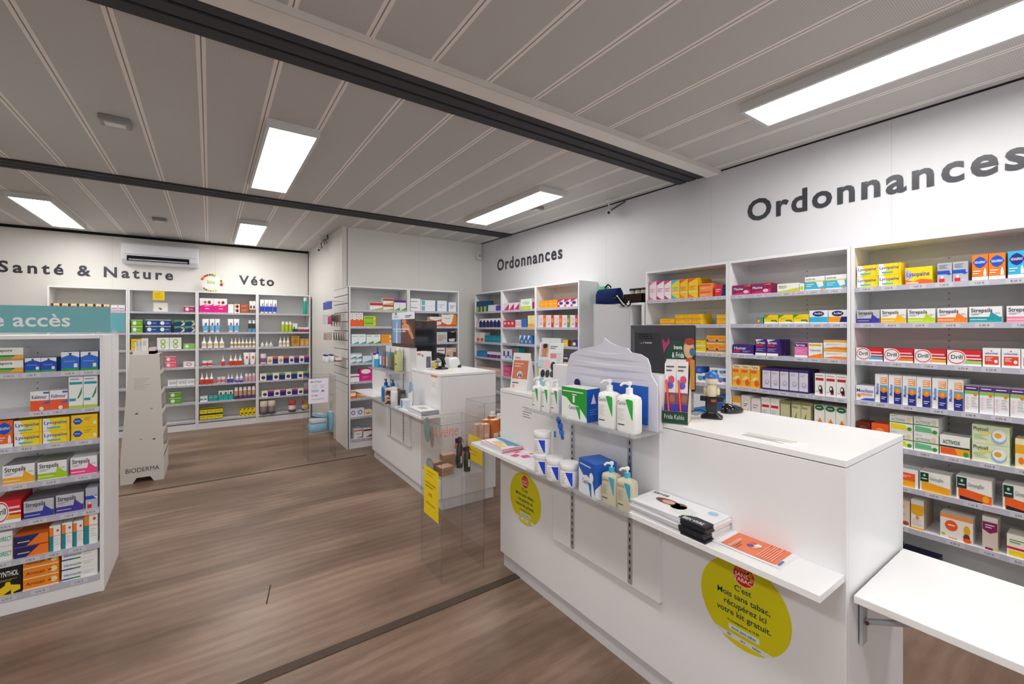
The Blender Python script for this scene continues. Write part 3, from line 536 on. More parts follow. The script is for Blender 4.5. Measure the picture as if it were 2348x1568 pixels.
# --- bay behind monitor
for a, b, pt, bg, c, c2, ds in ((1486, 1502.6, 645, 'f0dfe6', 'pnk', 'pnk', 'pale pink'), (1503.4, 1520, 644, 'f2ecee', 'mag', 'mag', 'white and magenta'), (1520.8, 1537, 643, 'f2ecee', 'd83a8a', 'mag', 'white and rose'), (1537.6, 1556, 641, 'f0d430', 'cyan', 'cyan', 'yellow and cyan'), (1556.8, 1575, 639, 'f3c62c', 'ora', 'org', 'yellow and orange'), (1575.8, 1598, 637, 'f5cf20', 'ora', 'org', 'golden yellow')):
    row(B1, 0, a, b, pt, carton(bg, [p([(0, 1), (1, 1), (0, .78)], c), p([(0, .02), (.7, .02), (0, .22)], c2), m(.12, .4, .9, .62, 3, c), r(0, .3, 1, .33, 'wht')], 'tall_box', side='e8b51c' if bg[1] == '5' else bg), ds + ' tall box', dep=.2)
row(B1, 0, 1600.7, 1631, 649, carton('f59650', [r(.05, .6, .9, .85, 'ora'), m(.1, .2, .7, .4, 2, 'crm')]), 'orange flat box', 1, 2)
row(B1, 0, 1636, 1662, 652, carton('d8283a', [p([(.6, 0), (1, 0), (1, 1), (.75, 1)], 'nvy'), m(.1, .35, .6, .65, 2, 'wht')]), 'red and navy box')
yl = carton('f3c916', [r(0, .1, 1, .32, 'e8801e'), m(.1, .5, .8, .75, 1, 'ora'), r(0, .86, 1, 1, 'd9ae10')], 'tablet_box')
row(B1, 1, 1511, 1544.5, 730, yl, 'low yellow tablet box', 1, dep=.14)
row(B1, 1, 1545.8, 1605, 720, yl, 'yellow and orange tablet box', 3, 2, dep=.16)
row(B1, 1, 1641, 1662, 721, yl, 'yellow tablet box by side panel', 1, 2, dep=.16)
row(B1, 2, 1578, 1616, 780, carton('f2d41c', [r(0, .0, 1, .14, 'wht'), m(.1, .55, .8, .7, 1, 'blu'), t('Doliderm', .1, .3, .2, 'c89a10', .7)]), 'bright yellow box', 1, 2)
row(B1, 2, 1617, 1662, 769, carton('f2a11e', [e(.12, .4, .1, .14, 'nvy'), r(.14, .22, 1, .34, '6a78c0'), r(0, 0, 1, .12, 'f4d9a0'), m(.3, .6, .9, .8, 2, 'ora')]), 'orange box with blue stripe', 2, 2)
row(B1, 3, 1593, 1608, 841, carton('2a55b0', [e(.5, .5, .3, .3, '5a85d0')]), 'small blue box', shelf=1.13)
row(B1, 3, 1593, 1662, 857, carton('eef0f4', [r(.2, .3, .75, .7, '4aa8d8'), r(.35, .2, .6, .4, 'd84a8a'), r(.75, .3, 1, .7, '2a60b0')]), 'white and blue carton', 3, dep=.12)
row(B1, 3, 1625, 1662, 844, carton('eef0f4', [r(.2, .3, .75, .7, '4aa8d8'), r(.35, .2, .6, .4, 'd84a8a'), r(.75, .3, 1, .7, '2a60b0')]), 'white and blue carton laid on top', 2, shelf=1.132, dep=.12, price=False)
row(B1, 4, 1643, 1662, 907, carton('2a62b8', [p([(0, .3), (1, .7), (1, .3)], '6aa8e0')]), 'blue carton', 1, 2)
row(B1, 4, 1588, 1640, 905, carton('e8ecf2', [p([(0, .2), (1, .6), (1, 0), (0, 0)], '3a8ac8')]), 'white carton with blue slope')
# --- far bays
row(BC, 0, 1236, 1276, 688, carton('f3a01e', [m(.1, .4, .9, .6, 1, 'f8d08a')]), 'orange box', 4, dep=.12)
row(BC, 0, 1277, 1322, 685, carton('e9e2ea', [p([(0, .6), (1, 1), (0, 1)], 'red'), e(.5, .5, .3, .2, 'ind'), r(0, .05, .3, .3, 'red')]), 'white box with red corner', 3, dep=.12)
for i, c in enumerate(('ora', 'red', 'ora', 'grn', 'mag')):
    row(BC, 1, 1232 + i * 18.3, 1249 + i * 18.3, 722, carton('eadfe0', [r(.68, 0, 1, 1, c), e(.35, .65, .22, .16, 'lpk'), e(.4, .28, .2, .14, 'lgr'), e(.84, .55, .12, .2, 'gold')], 'tall_box'), ('orange', 'red', 'flame-orange', 'green', 'magenta')[i] + '-striped white box', dep=.12)
row(BC, 2, 1289, 1308, 779, carton('e0c060', [r(.6, 0, 1, 1, '4a3020'), e(.35, .4, .2, .2, 'ylw')]), 'yellow and brown box')
row(BC, 2, 1311, 1322.7, 779, carton('4a2a8a', [e(.3, .4, .3, .25, 'crm')]), 'violet box')
row(BC, 3, 1289, 1303, 816, carton('2a2a90', [r(.1, .35, .8, .75, 'ylw')]), 'blue and yellow box', 1, 2)
row(BC, 2, 1240, 1284, 775, carton('dfe6ea', [r(0, 0, 1, .3, 'cyan')]), 'white and cyan box', 2)
row(BC, 3, 1240, 1284, 812, carton('e8dfe0', [r(0, 0, 1, .4, 'lil')]), 'white and lilac box', 2)
row(BB, 0, 1153.5, 1189, 694, carton('e8dce4', [p([(0, 0), (1, 0), (1, .9)], 'c02a78')]), 'white box with magenta slope', 3)
row(BB, 0, 1191.5, 1217.5, 685, carton('e6ece4', [r(0, 0, .9, .3, 'lime'), e(.5, .62, .3, .16, 'mint')]), 'white and lime box')
row(BB, 0, 1218.6, 1224.4, 692, carton('9a2a4a'), 'narrow maroon box')
row(BB, 1, 1151, 1177, 735, carton('d03a44', [e(.5, .6, .3, .2, 'lpk')]), 'red box', 3)
row(BB, 1, 1179.5, 1192, 733, carton('ece8ea', [r(.4, .1, .7, .8, 'red')]), 'slim white box', 3)
row(BB, 1, 1193.6, 1206, 731, carton('3a70b8'), 'slim blue box', 3)
row(BB, 1, 1208, 1225, 723, carton('f2dfa0', [r(0, 0, 1, .3, 'gold'), m(.2, .5, .8, .8, 2, 'wht')], 'tall_box'), 'cream and yellow tall box', 2)
row(BB, 2, 1189, 1217.5, 769, carton('3a78c8', [p([(0, 1), (.6, 1), (0, .4)], 'e8eef4'), e(.6, .3, .2, .16, 'gold')]), 'blue box with white corner', 3)
row(BB, 3, 1151, 1171, 800, carton('e6e2ee', [r(0, .3, .4, .8, 'pur'), r(.5, .1, .9, .4, 'cyan')]), 'white and violet box', 2)
row(BB, 3, 1172, 1187, 798, carton('1c9a9a', [r(.1, .5, .4, .9, 'red'), r(.6, .5, .8, .9, 'red')]), 'teal and red box')
row(BB, 4, 1151, 1169, 840, carton('e0508a', [m(.1, .2, .9, .8, 4, 'f6b8d0')]), 'pink box', 1, 2)
row(BA, 0, 1091, 1116, 690, carton('1f4a70', [r(.1, 0, .5, .5, 'd8d838'), r(.6, .1, .9, .5, 'teal')]), 'navy and yellow box', 3)
row(BA, 0, 1117, 1134, 699, carton('dfdfe2'), 'pale grey box', 2)
row(BA, 0, 1135, 1146, 700, carton('5a3aa0'), 'violet corner box')
row(BA, 1, 1090, 1096, 735, carton('e8d0d8'), 'pale rose box')
row(BA, 1, 1097, 1146, 730, carton('f0ecee', [r(0, 0, 1, .62, 'nvy'), e(.5, .62, .3, .2, 'nvy')]), 'white box with navy foot', 6)
row(BA, 2, 1090, 1108, 762, carton('ece6e2', [e(.5, .22, .4, .2, 'ora')]), 'white box with orange spot', 2)
row(BA, 2, 1109, 1146, 769, carton('1c8aa0', [m(.1, .4, .9, .6, 2, '4ab8c8')]), 'teal box', 4)
row(BA, 3, 1091, 1114.5, 805, carton('2a88c8'), 'blue box', 3)
row(BA, 3, 1115, 1146, 807, carton('e8e0ea', [r(0, 0, 1, .55, '6a2a78')]), 'white and purple box', 4)
row(BA, 4, 1090, 1145, 842, carton('d8b8a0', [r(.2, 0, .7, .4, 'f0a878'), r(0, .6, 1, .9, 'e8d8c8')]), 'beige assorted box', 5)
# --- block bays
row(P1, 0, 848.8, 878.4, 693, carton('f2f0ea', [r(0, .6, 1, .95, 'c83038'), p([(0, 0), (1, 0), (1, .35)], 'b8c83a')]), 'flat white and red box')
row(P1, 0, 879, 903, 684, carton('f2f0ea', [r(0, .6, 1, .95, 'c83038'), p([(0, 0), (1, 0), (1, .35)], 'b8c83a')]), 'stacked white and red box', 1, 2)
row(P1, 0, 904, 932, 688, carton('f0eef2', [r(0, .78, 1, 1, 'pur'), p([(0, 0), (1, 0), (1, .3)], '6aae3a')]), 'white box with violet top', 2)
row(P1, 1, 804, 833.5, 716, carton('efece8', [r(0, 0, 1, .42, 'ora'), p([(0, .42), (1, .42), (.5, .55)], 'ora'), m(.3, .6, .7, .9, 2, 'gry')], 'tall_box'), 'tall white and orange box', 3)
row(P1, 1, 834.5, 863, 724, carton('a6cf2a', [r(.1, .5, .8, .7, '5aa03a'), p([(.8, 0), (1, .5), (.8, 1)], 'ylw')]), 'lime green flat box', 1, 2)
row(P1, 2, 806.7, 840, 766, carton('eef0f0', [p([(0, 0), (1, 0), (1, .25)], '3aa8c0'), m(.1, .7, .8, .85, 1, 'cyan')]), 'white and teal box', 2)
row(P1, 2, 841, 873.7, 767, carton('eef0ee', [p([(0, 0), (1, 0), (1, .3)], '3a9a3a'), m(.1, .75, .8, .9, 1, 'grn')]), 'white and green box', 2)
row(P1, 2, 874.6, 898.5, 767, carton('f0a02a', [m(.1, .3, .8, .7, 2, 'ora'), e(.88, .5, .1, .3, 'f8e0b0')]), 'orange flat box', 1, 2)
row(P1, 3, 804, 831, 810, carton('eaf0f2', [p([(0, 0), (1, 0), (1, .4)], '2a9a8a'), r(0, .8, 1, .95, '8ab8d8')]), 'white flat box with teal wave', 2, 2)
row(P1, 3, 832, 853.6, 816, carton('dfe8f0', [p([(0, 0), (1, 0), (1, .4)], '2aa0b8')]), 'pale blue flat box')
row(P1, 3, 855, 868, 809, carton('eef0f2', [r(0, .8, 1, 1, 'pur'), e(.5, .2, .3, .14, 'teal')]), 'white box with purple edge')
row(P1, 4, 804, 825, 858, carton('f0ecee', [r(0, .6, 1, .76, 'b02a60')]), 'white box with magenta line')
row(P1, 4, 826, 853.6, 846, carton('e02a8a', [e(.5, .8, .4, .2, 'f4eef0'), m(.2, .2, .8, .4, 2, 'f090c0')]), 'magenta box with white arch')
row(P1, 5, 804, 817, 895, carton('f0ece6', [r(0, 0, 1, .3, 'ora'), r(0, .7, 1, .9, 'org')]), 'white and orange box')
row(P1, 5, 818, 839, 904, carton('d8924a', [p([(0, 1), (1, .3), (1, 1)], 'efe6da')]), 'caramel box')
row(P1, 6, 804, 836, 937, carton('eeecf2', [e(.4, .5, .3, .3, '6a4aa0'), e(.4, .5, .18, .2, 'eeecf2')]), 'white box with violet rings', 2)
row(P1, 6, 837, 853.6, 940, carton('f0ecd8', [e(.5, .4, .4, .25, 'gold')]), 'white and yellow box')
row(P1, 7, 812.5, 831, 984, carton('f2f0f0', [r(0, .78, 1, .92, 'e0604a'), p([(.2, .05), (1, .2), (1, .05)], 'e0604a'), m(.2, .4, .8, .55, 1, 'gry')]), 'white box with coral bar')
row(P1, 7, 834, 853.6, 983, carton('f2f0f0', [r(0, .76, 1, .94, 'dred'), p([(.2, .05), (1, .3), (1, .05)], 'dred')]), 'white box with dark red bar')
row(P2, 0, 942, 965.5, 684, carton('f0f0f2', [t('Bioderma', .06, .45, .2, 'blk', .9)]), 'white box with black lettering', 1, 2)
row(P2, 0, 966, 999, 688, carton('f0f0f2', [r(.05, .1, .28, .9, '6ab8c8')]), 'white box with aqua bar', 1, 2)
row(P2, 0, 1000, 1025.5, 689, carton('f0f0f4', [r(0, 0, .14, 1, '1f8ad0'), m(.3, .3, .8, .7, 2, 'lgr')]), 'white box with bright blue end')
row(P2, 0, 1026, 1047, 693, carton('f0f0f4', [r(0, 0, .16, 1, '2a90c8'), m(.3, .3, .9, .7, 2, 'gry')]), 'white box with blue edge')
row(P2, 1, 952, 985.6, 735, carton('f0e8e2', [p([(0, 0), (1, 0), (1, .5), (.5, .2), (0, .5)], 'e0622a'), m(.3, .6, .8, .75, 1, 'gry')]), 'white box with orange crescents')
row(P2, 1, 986.5, 1013, 726, carton('f0e8e2', [p([(0, 0), (1, 0), (1, .5), (.5, .2), (0, .5)], 'e0622a'), m(.3, .6, .8, .75, 1, 'gry')]), 'stacked white and orange box', 1, 2)
row(P2, 1, 1013.5, 1047, 715, carton('f2ece6', [p([(.5, 0), (1, 0), (1, 1), (.88, 1), (.7, .3)], 'ec8a1e'), p([(0, 0), (1, 0), (1, .15), (.4, .12), (0, .3)], 'e0522a'), t('Boxline', .1, .82, .1, 'ind', .6), m(.2, .5, .6, .6, 1, 'gry')]), 'large white and orange carton')
row(P2, 2, 979, 1026.7, 761, carton('c9c9cb', [r(.05, .75, .3, .85, 'gry'), e(.35, .3, .12, .2, 'c8a0a8'), r(.55, .1, .78, .7, 'b8a898'), m(.8, .3, .96, .7, 4, 'gry')]), 'silver device carton')
row(P2, 2, 1027.5, 1046.5, 760, carton('1c1c1f', [p([(.1, .3), (.2, .05), (.8, .05), (.9, .35)], 'd8d8da'), r(.35, .95, .8, 1, 'wht')]), 'black carton')
row(P2, 3, 985, 1001.5, 790, carton('1e1d22', [r(.2, .7, .8, .8, 'wht'), e(.5, .4, .3, .2, '3a3a40')]), 'black tall carton')
row(P2, 3, 1002, 1021, 797, carton('eceaee', [r(.1, .72, .9, .8, '8a4a6a'), e(.5, .15, .35, .14, 'blu')]), 'white carton with blue oval')
row(P2, 3, 1023, 1047, 797, carton('d6bfae', [r(.1, .7, .6, .8, 'crm'), r(.7, .1, 1, .6, '8a5a3a'), e(.2, .25, .12, .12, 'red')]), 'beige massager carton')
# --- far wall bays
row(S1, 0, 116, 250, 696, carton('e8d9a0', [r(0, .0, .3, 1, '5a3020'), r(.4, .3, .9, .7, 'e07080')]), 'yellow and brown tea box', 7)
row(S1, 0, 254, 286, 699, carton('f0ecf0', [r(.1, .3, .9, .5, 'b08ab0'), r(0, 0, 1, .12, 'c06a7a')]), 'white and mauve box', 2)
def oval(c): return carton(c, [r(0, .92, 1, 1, 'wht'), e(.3, .5, .17, .3, 'eef0ee'), m(.55, .4, .85, .55, 1, 'wht')], 'supplement_box')
row(S2, 0, 421, 447, 702, oval('b02a62'), 'raspberry supplement box')
row(S2, 1, 300, 327, 733, oval('6fae1f'), 'green supplement box', 1, 2)
row(S2, 1, 333, 392.6, 733, oval('1d4a8a'), 'navy supplement box', 2, 2)
row(S2, 1, 399, 447.5, 733, carton('17356a', [p([(0, .6), (1, .85), (1, 1), (0, 1)], '4a9a6a'), p([(.6, 0), (1, .2), (1, .7)], 'cfe0e8'), e(.8, .7, .14, .14, 'gold')], 'supplement_box'), 'dark blue and green sleep-aid box', 2, 2)
row(S2, 2, 300, 327.8, 777, carton('ecc916', [m(.05, .45, .5, .6, 1, '7a6a10'), r(.6, .3, .9, .75, '5a5a80')], 'supplement_box'), 'yellow supplement box', 1, 2)
row(S2, 2, 359.5, 415.8, 774, carton('eef0ec', [e(.5, .65, .22, .22, '8aba4a'), e(.5, .66, .13, .13, 'eef0ec'), e(.5, .25, .2, .2, '8aba4a'), e(.5, .25, .12, .12, 'eef0ec')], 'supplement_box'), 'white box with green figure-eight', 2)
row(S2, 2, 420, 447.5, 788, oval('7ac02a'), 'flat lime supplement box')
row(S2, 3, 378, 404, 817, oval('e8607a'), 'pink supplement box', 1, 2)
row(S2, 3, 420, 446.5, 829, carton('f0eaec', [e(.5, .5, .24, .32, 'e07a98'), e(.5, .5, .14, .18, 'f0eaec')], 'supplement_box'), 'white box with pink ring')
row(S2, 4, 384.4, 447, 870, carton('e9ebea', [e(.35, .5, .15, .25, 'b8d0c4'), r(.55, .35, .95, .7, 'c4c4c6')], 'supplement_box'), 'white and grey box', 3)
row(S2, 5, 387, 416.5, 899, oval('5fa824'), 'green capsule box', 1, 2)
row(S3, 0, 457.5, 521, 684, carton('f2eef0', [r(0, 0, 1, .45, 'e8148a'), p([(0, .4), (.5, .5), (1, .4), (1, .62), (.8, .5), (.4, .56), (0, .46)], 'e8148a'), e(.4, .72, .1, .1, 'c06a50'), e(.7, .72, .12, .12, '7a3a3a'), m(.4, .2, .7, .32, 1, 'wht')], 'product_box'), 'white and hot pink carton', 2)
row(S3, 0, 523, 536, 697, carton('f0efec'), 'plain white carton')
row(S3, 0, 537, 550, 697, carton('f0efec', [e(.5, .75, .35, .2, 'ora'), e(.5, .28, .35, .2, 'ora'), e(.6, .7, .2, .15, 'blk'), e(.6, .22, .2, .15, 'blk')]), 'white carton with orange spots')
row(S3, 0, 551, 571, 696, carton('a8583a', [m(.1, .6, .9, .85, 2, 'd89a7a'), m(.1, .15, .9, .4, 2, 'd89a7a')]), 'brown carton')
row(S3, 0, 572, 586.6, 690, carton('f0eeec', [r(0, 0, 1, .3, '8a5a48'), e(.5, .5, .3, .14, '3a2a28')], 'tall_box'), 'white and brown tall carton', 2)
tb = tube('f2f2f2', '6ab4e4', '3a6ac0')
row(S3, 1, 463, 479, 731, tb, 'white and blue cream tube')
row(S3, 1, 480, 504.5, 731, tb, 'white and sky blue cream tube', 2)
row(S3, 1, 522, 549, 731, tb, 'pale blue-footed cream tube', 2)
row(S3, 1, 569, 587, 734, bottle('f2f2f4', 'wht', '3a3a44', shape='cyl', lc2='4ab0e0'), 'white bottle with blue foot', 2)
sb = bottle('f2f0ec', 'wht', 'dcc49a', 'spray_bottle', 'spray')
row(S3, 2, 461, 515, 771, sb, 'white spray bottle with beige label', 4)
row(S3, 2, 527, 587, 774, bottle('f2f0ec', 'wht', 'c49a5a', 'spray_bottle', 'spray'), 'white spray bottle with tan label', 7)
rj = jar('f4f2f0', 'wht', 'e8401e'); rb = bottle('f4f2f0', 'wht', 'e0401e', 'dropper_bottle', 'spray', lc2='e0401e')
row(S3, 3, 463, 487, 827, rj, 'small white and red jar', 2)
row(S3, 3, 507, 516.5, 814, bottle('f4f2f0', 'wht', 'e0401e', 'dropper_bottle', 'spray', lc2='e0401e'), 'lone white and red dropper bottle')
row(S3, 3, 524, 556, 812, rb, 'white and red dropper bottle', 3)
row(S3, 3, 558, 587, 808, tube('f2f0f0', 'f2f0f0', 'e8401e'), 'white tube with red label', 2)
row(S3, 4, 458, 490.5, 854, rb, 'white and red squeeze bottle', 3)
row(S3, 4, 498, 517, 864, jar('f4f2f0', 'wht', 'e06a6a'), 'small white and coral jar', 2)
pb = bottle('f2f0f4', 'wht', '5a48b8', 'dropper_bottle', 'spray', lc2='5a48b8')
row(S3, 4, 520, 536, 856, pb, 'white and violet dropper bottle', 2)
row(S3, 4, 539, 558, 854, bottle('f2f0f4', 'wht', 'c8c0e0', 'dropper_bottle', 'spray', lc2='5a48b8'), 'white squeeze bottle with violet foot', 2)
row(S3, 4, 561, 586, 856, bottle('f2f0f4', 'wht', 'e0a8b8', 'bottle', 'cyl'), 'white bottle with pink label', 3)
row(S3, 5, 458.5, 476, 909, carton('f0f2f2', [r(.1, .3, .8, .6, '3a9aa0')]), 'small white and teal carton', 2)
row(S3, 5, 479, 499.5, 906, carton('1ca098', [e(.5, .7, .3, .2, 'e0e8e8'), e(.5, .72, .16, .12, 'blk')]), 'small teal carton', 2)
row(S3, 5, 501, 534.5, 895, carton('24b0a4', [r(0, .6, 1, 1, 'e8ecec'), e(.5, .7, .24, .16, '8a3a3a')]), 'white and teal carton', 3)
row(S3, 5, 536.5, 587, 887, bottle('f0eef0', 'wht', 'c89a7a', 'bottle', 'cyl', lc2='6a4a8a'), 'white bottle with picture label', 5)
row(S3, 6, 457.5, 511, 936, carton('e6d81e', [r(0, 0, 1, .1, 'blk'), r(0, .84, 1, 1, 'blk'), m(.1, .4, .8, .6, 1, '8a8010')]), 'yellow and black carton', 3, 2)
row(S3, 6, 550, 587, 936, carton('f0d018', [p([(.1, .05), (.6, .05), (.9, .45), (.4, .45)], 'blk'), e(.5, .2, .2, .12, 'f0d018'), p([(0, .8), (.5, 1), (0, 1)], 'blk')]), 'yellow carton with black bars', 4)
row(S4, 0, 596, 635.5, 687, tube('f0eef2', '1f48c0', '8a8ac8'), 'white and royal blue tube', 4)
row(S4, 0, 694.5, 706, 682, bottle('1ca890', 'wht', '1ca890', 'bottle', 'cyl', lc2='1ca890'), 'teal bottle with white cap')
row(S4, 1, 645, 670.5, 737, bottle('f0f0ec', 'wht', 'b8d01e', 'bottle', 'cyl', lc2='b8d01e'), 'white and lime bottle', 3)
row(S4, 1, 671, 682.5, 741, carton('f0f0ec', [r(0, 0, 1, .35, '2a4a2a'), r(.2, .35, .5, .6, '5a8a3a')], 'tall_box'), 'white and dark green carton')
row(S4, 1, 683.5, 709, 750, carton('f0ece8', [r(0, 0, 1, .3, '1f2f8a'), r(0, .3, 1, .6, 'e04a2a')]), 'red, white and navy carton', 2)
row(S4, 2, 597, 626, 782, bottle('d8dad6', 'dfe0dc', 'c8ccc6', 'glass_bottle', 'spray', mat='gloss'), 'pale grey small bottle', 3)
row(S4, 2, 639, 665, 771, sb, 'white spray bottle with sand label', 3)
row(S4, 2, 668.5, 687, 770, carton('c49440', [e(.5, .5, .3, .26, 'a87830'), r(.2, .84, .8, .92, '8a6020')], 'tall_box'), 'kraft brown tall carton')
row(S4, 2, 688, 709, 776, carton('c89a52', [r(.3, .2, .7, .7, 'dcb87a')]), 'kraft brown carton', 2)
row(S4, 3, 597, 611, 811, jar('e8e0e8', 'e8e4e8', '8a4a7a', 'tub'), 'white tub with purple print')
def pet(c): return carton('f0eeec', [r(.5, 0, 1, .7, '1f2a80'), r(.5, .7, 1, 1, c), e(.26, .4, .16, .26, 'd89a4a' if c == 'ora' else '5a3a40')], 'pet_treatment_box')
row(S4, 3, 613, 662, 817, pet('ora'), 'navy and orange pet carton', 2)
row(S4, 3, 663, 709, 816, pet('e0387a'), 'navy and pink pet carton', 2)
row(S4, 4, 596, 709, 854, pet('6ab03a'), 'navy and green pet carton', 4)
row(S4, 5, 600, 709, 893, pet('d8305a'), 'navy and crimson pet carton', 4)
row(S4, 6, 596, 632, 919, jar('5f5b5e', 'e6d8c0', '8a7a7e', 'tub'), 'grey-footed tub', 2)
row(S4, 6, 661, 679, 918, jar('6a5a58', 'c04a48', 'e6dcd8', 'tub'), 'white tub with red lid')
row(S4, 6, 692, 706, 918, jar('6a5a58', 'a04a40', 'd8c8c0', 'tub'), 'tub with brown-red lid')
# --- gondola
row(GF, 0, -10, 52, 797, carton('eef0e8', [r(0, .0, 1, .4, '7ab53a'), r(0, .3, 1, .42, '2a7a3a'), t('spore', .1, .7, .2, '2a3a2a', .7), p([(.5, .1), (.7, .4), (1, .4), (1, .1)], 'gold'), r(0, 0, 1, .08, 'd07a8a')], 'lozenge_box'), 'white and green throat box', 1, 2)
def vick(c, bt='2a9a4a'): return carton(c, [r(0, 0, 1, .14, bt), p([(0, .7), (.5, .86), (1, .7), (1, 1), (0, 1)], 'eef0f4'), p([(.4, .94), (.6, .94), (.5, .78)], '1d4a3a'), m(.15, .42, .85, .56, 1, '6a9ae0'), r(.7, .18, .9, .38, 'wht')], 'inhaler_box')
row(GF, 0, 53, 128.8, 820, vick('1a4ab8'), 'blue and green inhaler box', 2)
row(GF, 0, 138, 224, 806, vick('2a6ad0'), 'tall blue and white inhaler box', 2, dep=.08)
row(GF, 1, 66, 154, 896, carton('f0f0f2', [r(0, 0, 1, .52, 'ee5a22'), t('Kelimour', .08, .62, .18, '2a3a8a', .8), r(.7, .86, 1, .95, '4a5ab8'), p([(.55, .3), (1, .5), (1, .36)], '3a60c0'), e(.6, .1, .12, .1, 'f0e0d8')]), 'white and orange-red cold box', 2)
row(GF, 1, 155, 223.5, 862, carton('eef0f0', [r(.05, .74, .95, .82, '2a9ab0'), r(0, 0, 1, .08, 'b8d02a'), p([(.5, .3), (.62, .32), (.95, .68), (.9, .45), (.7, .3)], '1f9a48'), r(.05, .22, .5, .3, '2a9ab0'), m(.1, .86, .8, .94, 1, 'gry')], 'tall_box'), 'tall white box with green leaf', 2)
row(GF, 2, -14, 28, 965, hexa('ec6a22'), 'orange throat spray box')
row(GF, 2, 29, 158, 961, lyso(), 'yellow and white lozenge box', 2, 2, dep=.12)
row(GF, 2, 160.7, 223, 951, carton('f0c818', [p([(.06, .5), (.15, .75), (.32, .75), (.44, .5), (.32, .25), (.15, .25)], 'blu'), m(.13, .45, .36, .56, 1, 'wht'), m(.5, .5, .8, .8, 2, 'b89410'), e(.9, .3, .07, .16, 'f6e6a0')], 'lozenge_box'), 'yellow box with blue hexagon', 1, 2)
row(GF, 3, 2.5, 77.8, 1066, swoosh('f2ae1c', 'wht', '8a8a90'), 'white and yellow lozenge box', deep=4, dep=.045)
row(GF, 3, 83, 152, 1058, swoosh('a8cc1c', 'wht', '8a9080'), 'white and lime lozenge box', deep=4, dep=.045)
row(GF, 3, 159, 222, 1048, swoosh('ee4a8a', 'wht'), 'white and pink lozenge box', deep=2, dep=.06)
row(GF, 4, -20, 47, 1150, drill('gold'), 'red oval-logo lozenge box', deep=3, dep=.06)
row(GF, 4, 51, 122, 1147, swoosh('3a3aa0', 'c0c2cc', '77767f'), 'silver and indigo lozenge box', deep=4, dep=.045)
row(GF, 4, 125.5, 191, 1133, swoosh('46389a', 'c6c6ce', '77767f'), 'silver and violet lozenge box', deep=4, dep=.045)
row(GF, 4, 194, 223.5, 1119, carton('b9bcc8', [r(0, .45, .9, .62, 'blu'), p([(.6, .62), (1, .55), (.9, .45)], 'wht'), r(.15, .03, .5, .22, 'red'), r(.28, .22, .4, .34, 'wht')], 'spray_box'), 'silver spray box')
row(GF, 5, -20, 27, 1222, carton('e9eceb', [t('DIRECT', .3, .35, .3, '1f9a7a', .66), r(0, 0, 1, .06, 'd0d4d4')], 'product_box'), 'white box with green lettering', 1, 2, dep=.12)
row(GF, 5, 29, 110, 1226, carton('f07a22', [p([(0, 0), (.35, 0), (.75, .95), (0, .95)], '1c2470'), r(.1, .35, .45, .45, 'c8c860'), r(0, .93, 1, 1, '8a4a1a')], 'product_box'), 'navy and orange flat box', 1, 2, dep=.14)
for i, (a, b, pt) in enumerate(((110.5, 138, 1207), (139.5, 164.8, 1200), (165.6, 190, 1196), (191, 223.5, 1177))):
    row(GF, 5, a, b, pt, carton('eef0ef', [r(0, 0, .36, .6, '1c8a98'), r(0, .6, .36, .94, 'f0822a'), e(.75, .8, .12, .05, 'e04a2a'), m(.45, .2, .9, .5, 4, 'cfd4d4'), r(.36, .58, 1, .61, 'f0a868')], 'tall_box'), ('first', 'second', 'third', 'tallest')[i] + ' white, teal and orange box', deep=2 if i < 3 else 1, dep=.07)
row(GF, 6, -15, 48.5, 1293, carton('141416', [t('SYNTHOL', .12, .58, .16, 'f0f0f0', .76), m(.1, .42, .9, .5, 2, 'a89a30'), p([(.1, 0), (.15, .22), (.35, .3), (.4, .4), (.55, .4), (.6, .3), (.95, .24), (.95, .1), (.7, .05), (.68, 0)], 'ecc81a'), p([(.3, .02), (.6, .14), (.6, 0)], '2a2a20')], 'product_box'), 'black box with yellow bottle picture', dep=.12)
row(GF, 6, 49.7, 134, 1277, carton('f28a1e', [t('Arnican', .08, .4, .32, '7a3a10', .52), e(.86, .55, .1, .28, 'f8dca0'), r(0, 0, 1, .12, 'f6d8b0'), r(.7, .5, .8, .6, '3a2a20')], 'ointment_box'), 'orange ointment box', 1, 3, dep=.12)
row(GF, 6, 139, 223, 1261, carton('f0f0ee', [t('Inkomuscler', .06, .45, .26, '2a50a8', .5), r(0, .08, .3, .22, '2a4aa8'), r(.3, .08, .52, .22, '3a8a3a'), m(.6, .3, .95, .7, 2, 'cfcfcc')], 'ointment_box'), 'white ointment box with blue-green line', 1, 3, deep=2, dep=.07)
for U in (B1, B2, B3, BA, BB, BC, P1, P2, S1, S2, S3, S4, GF): U.finish()

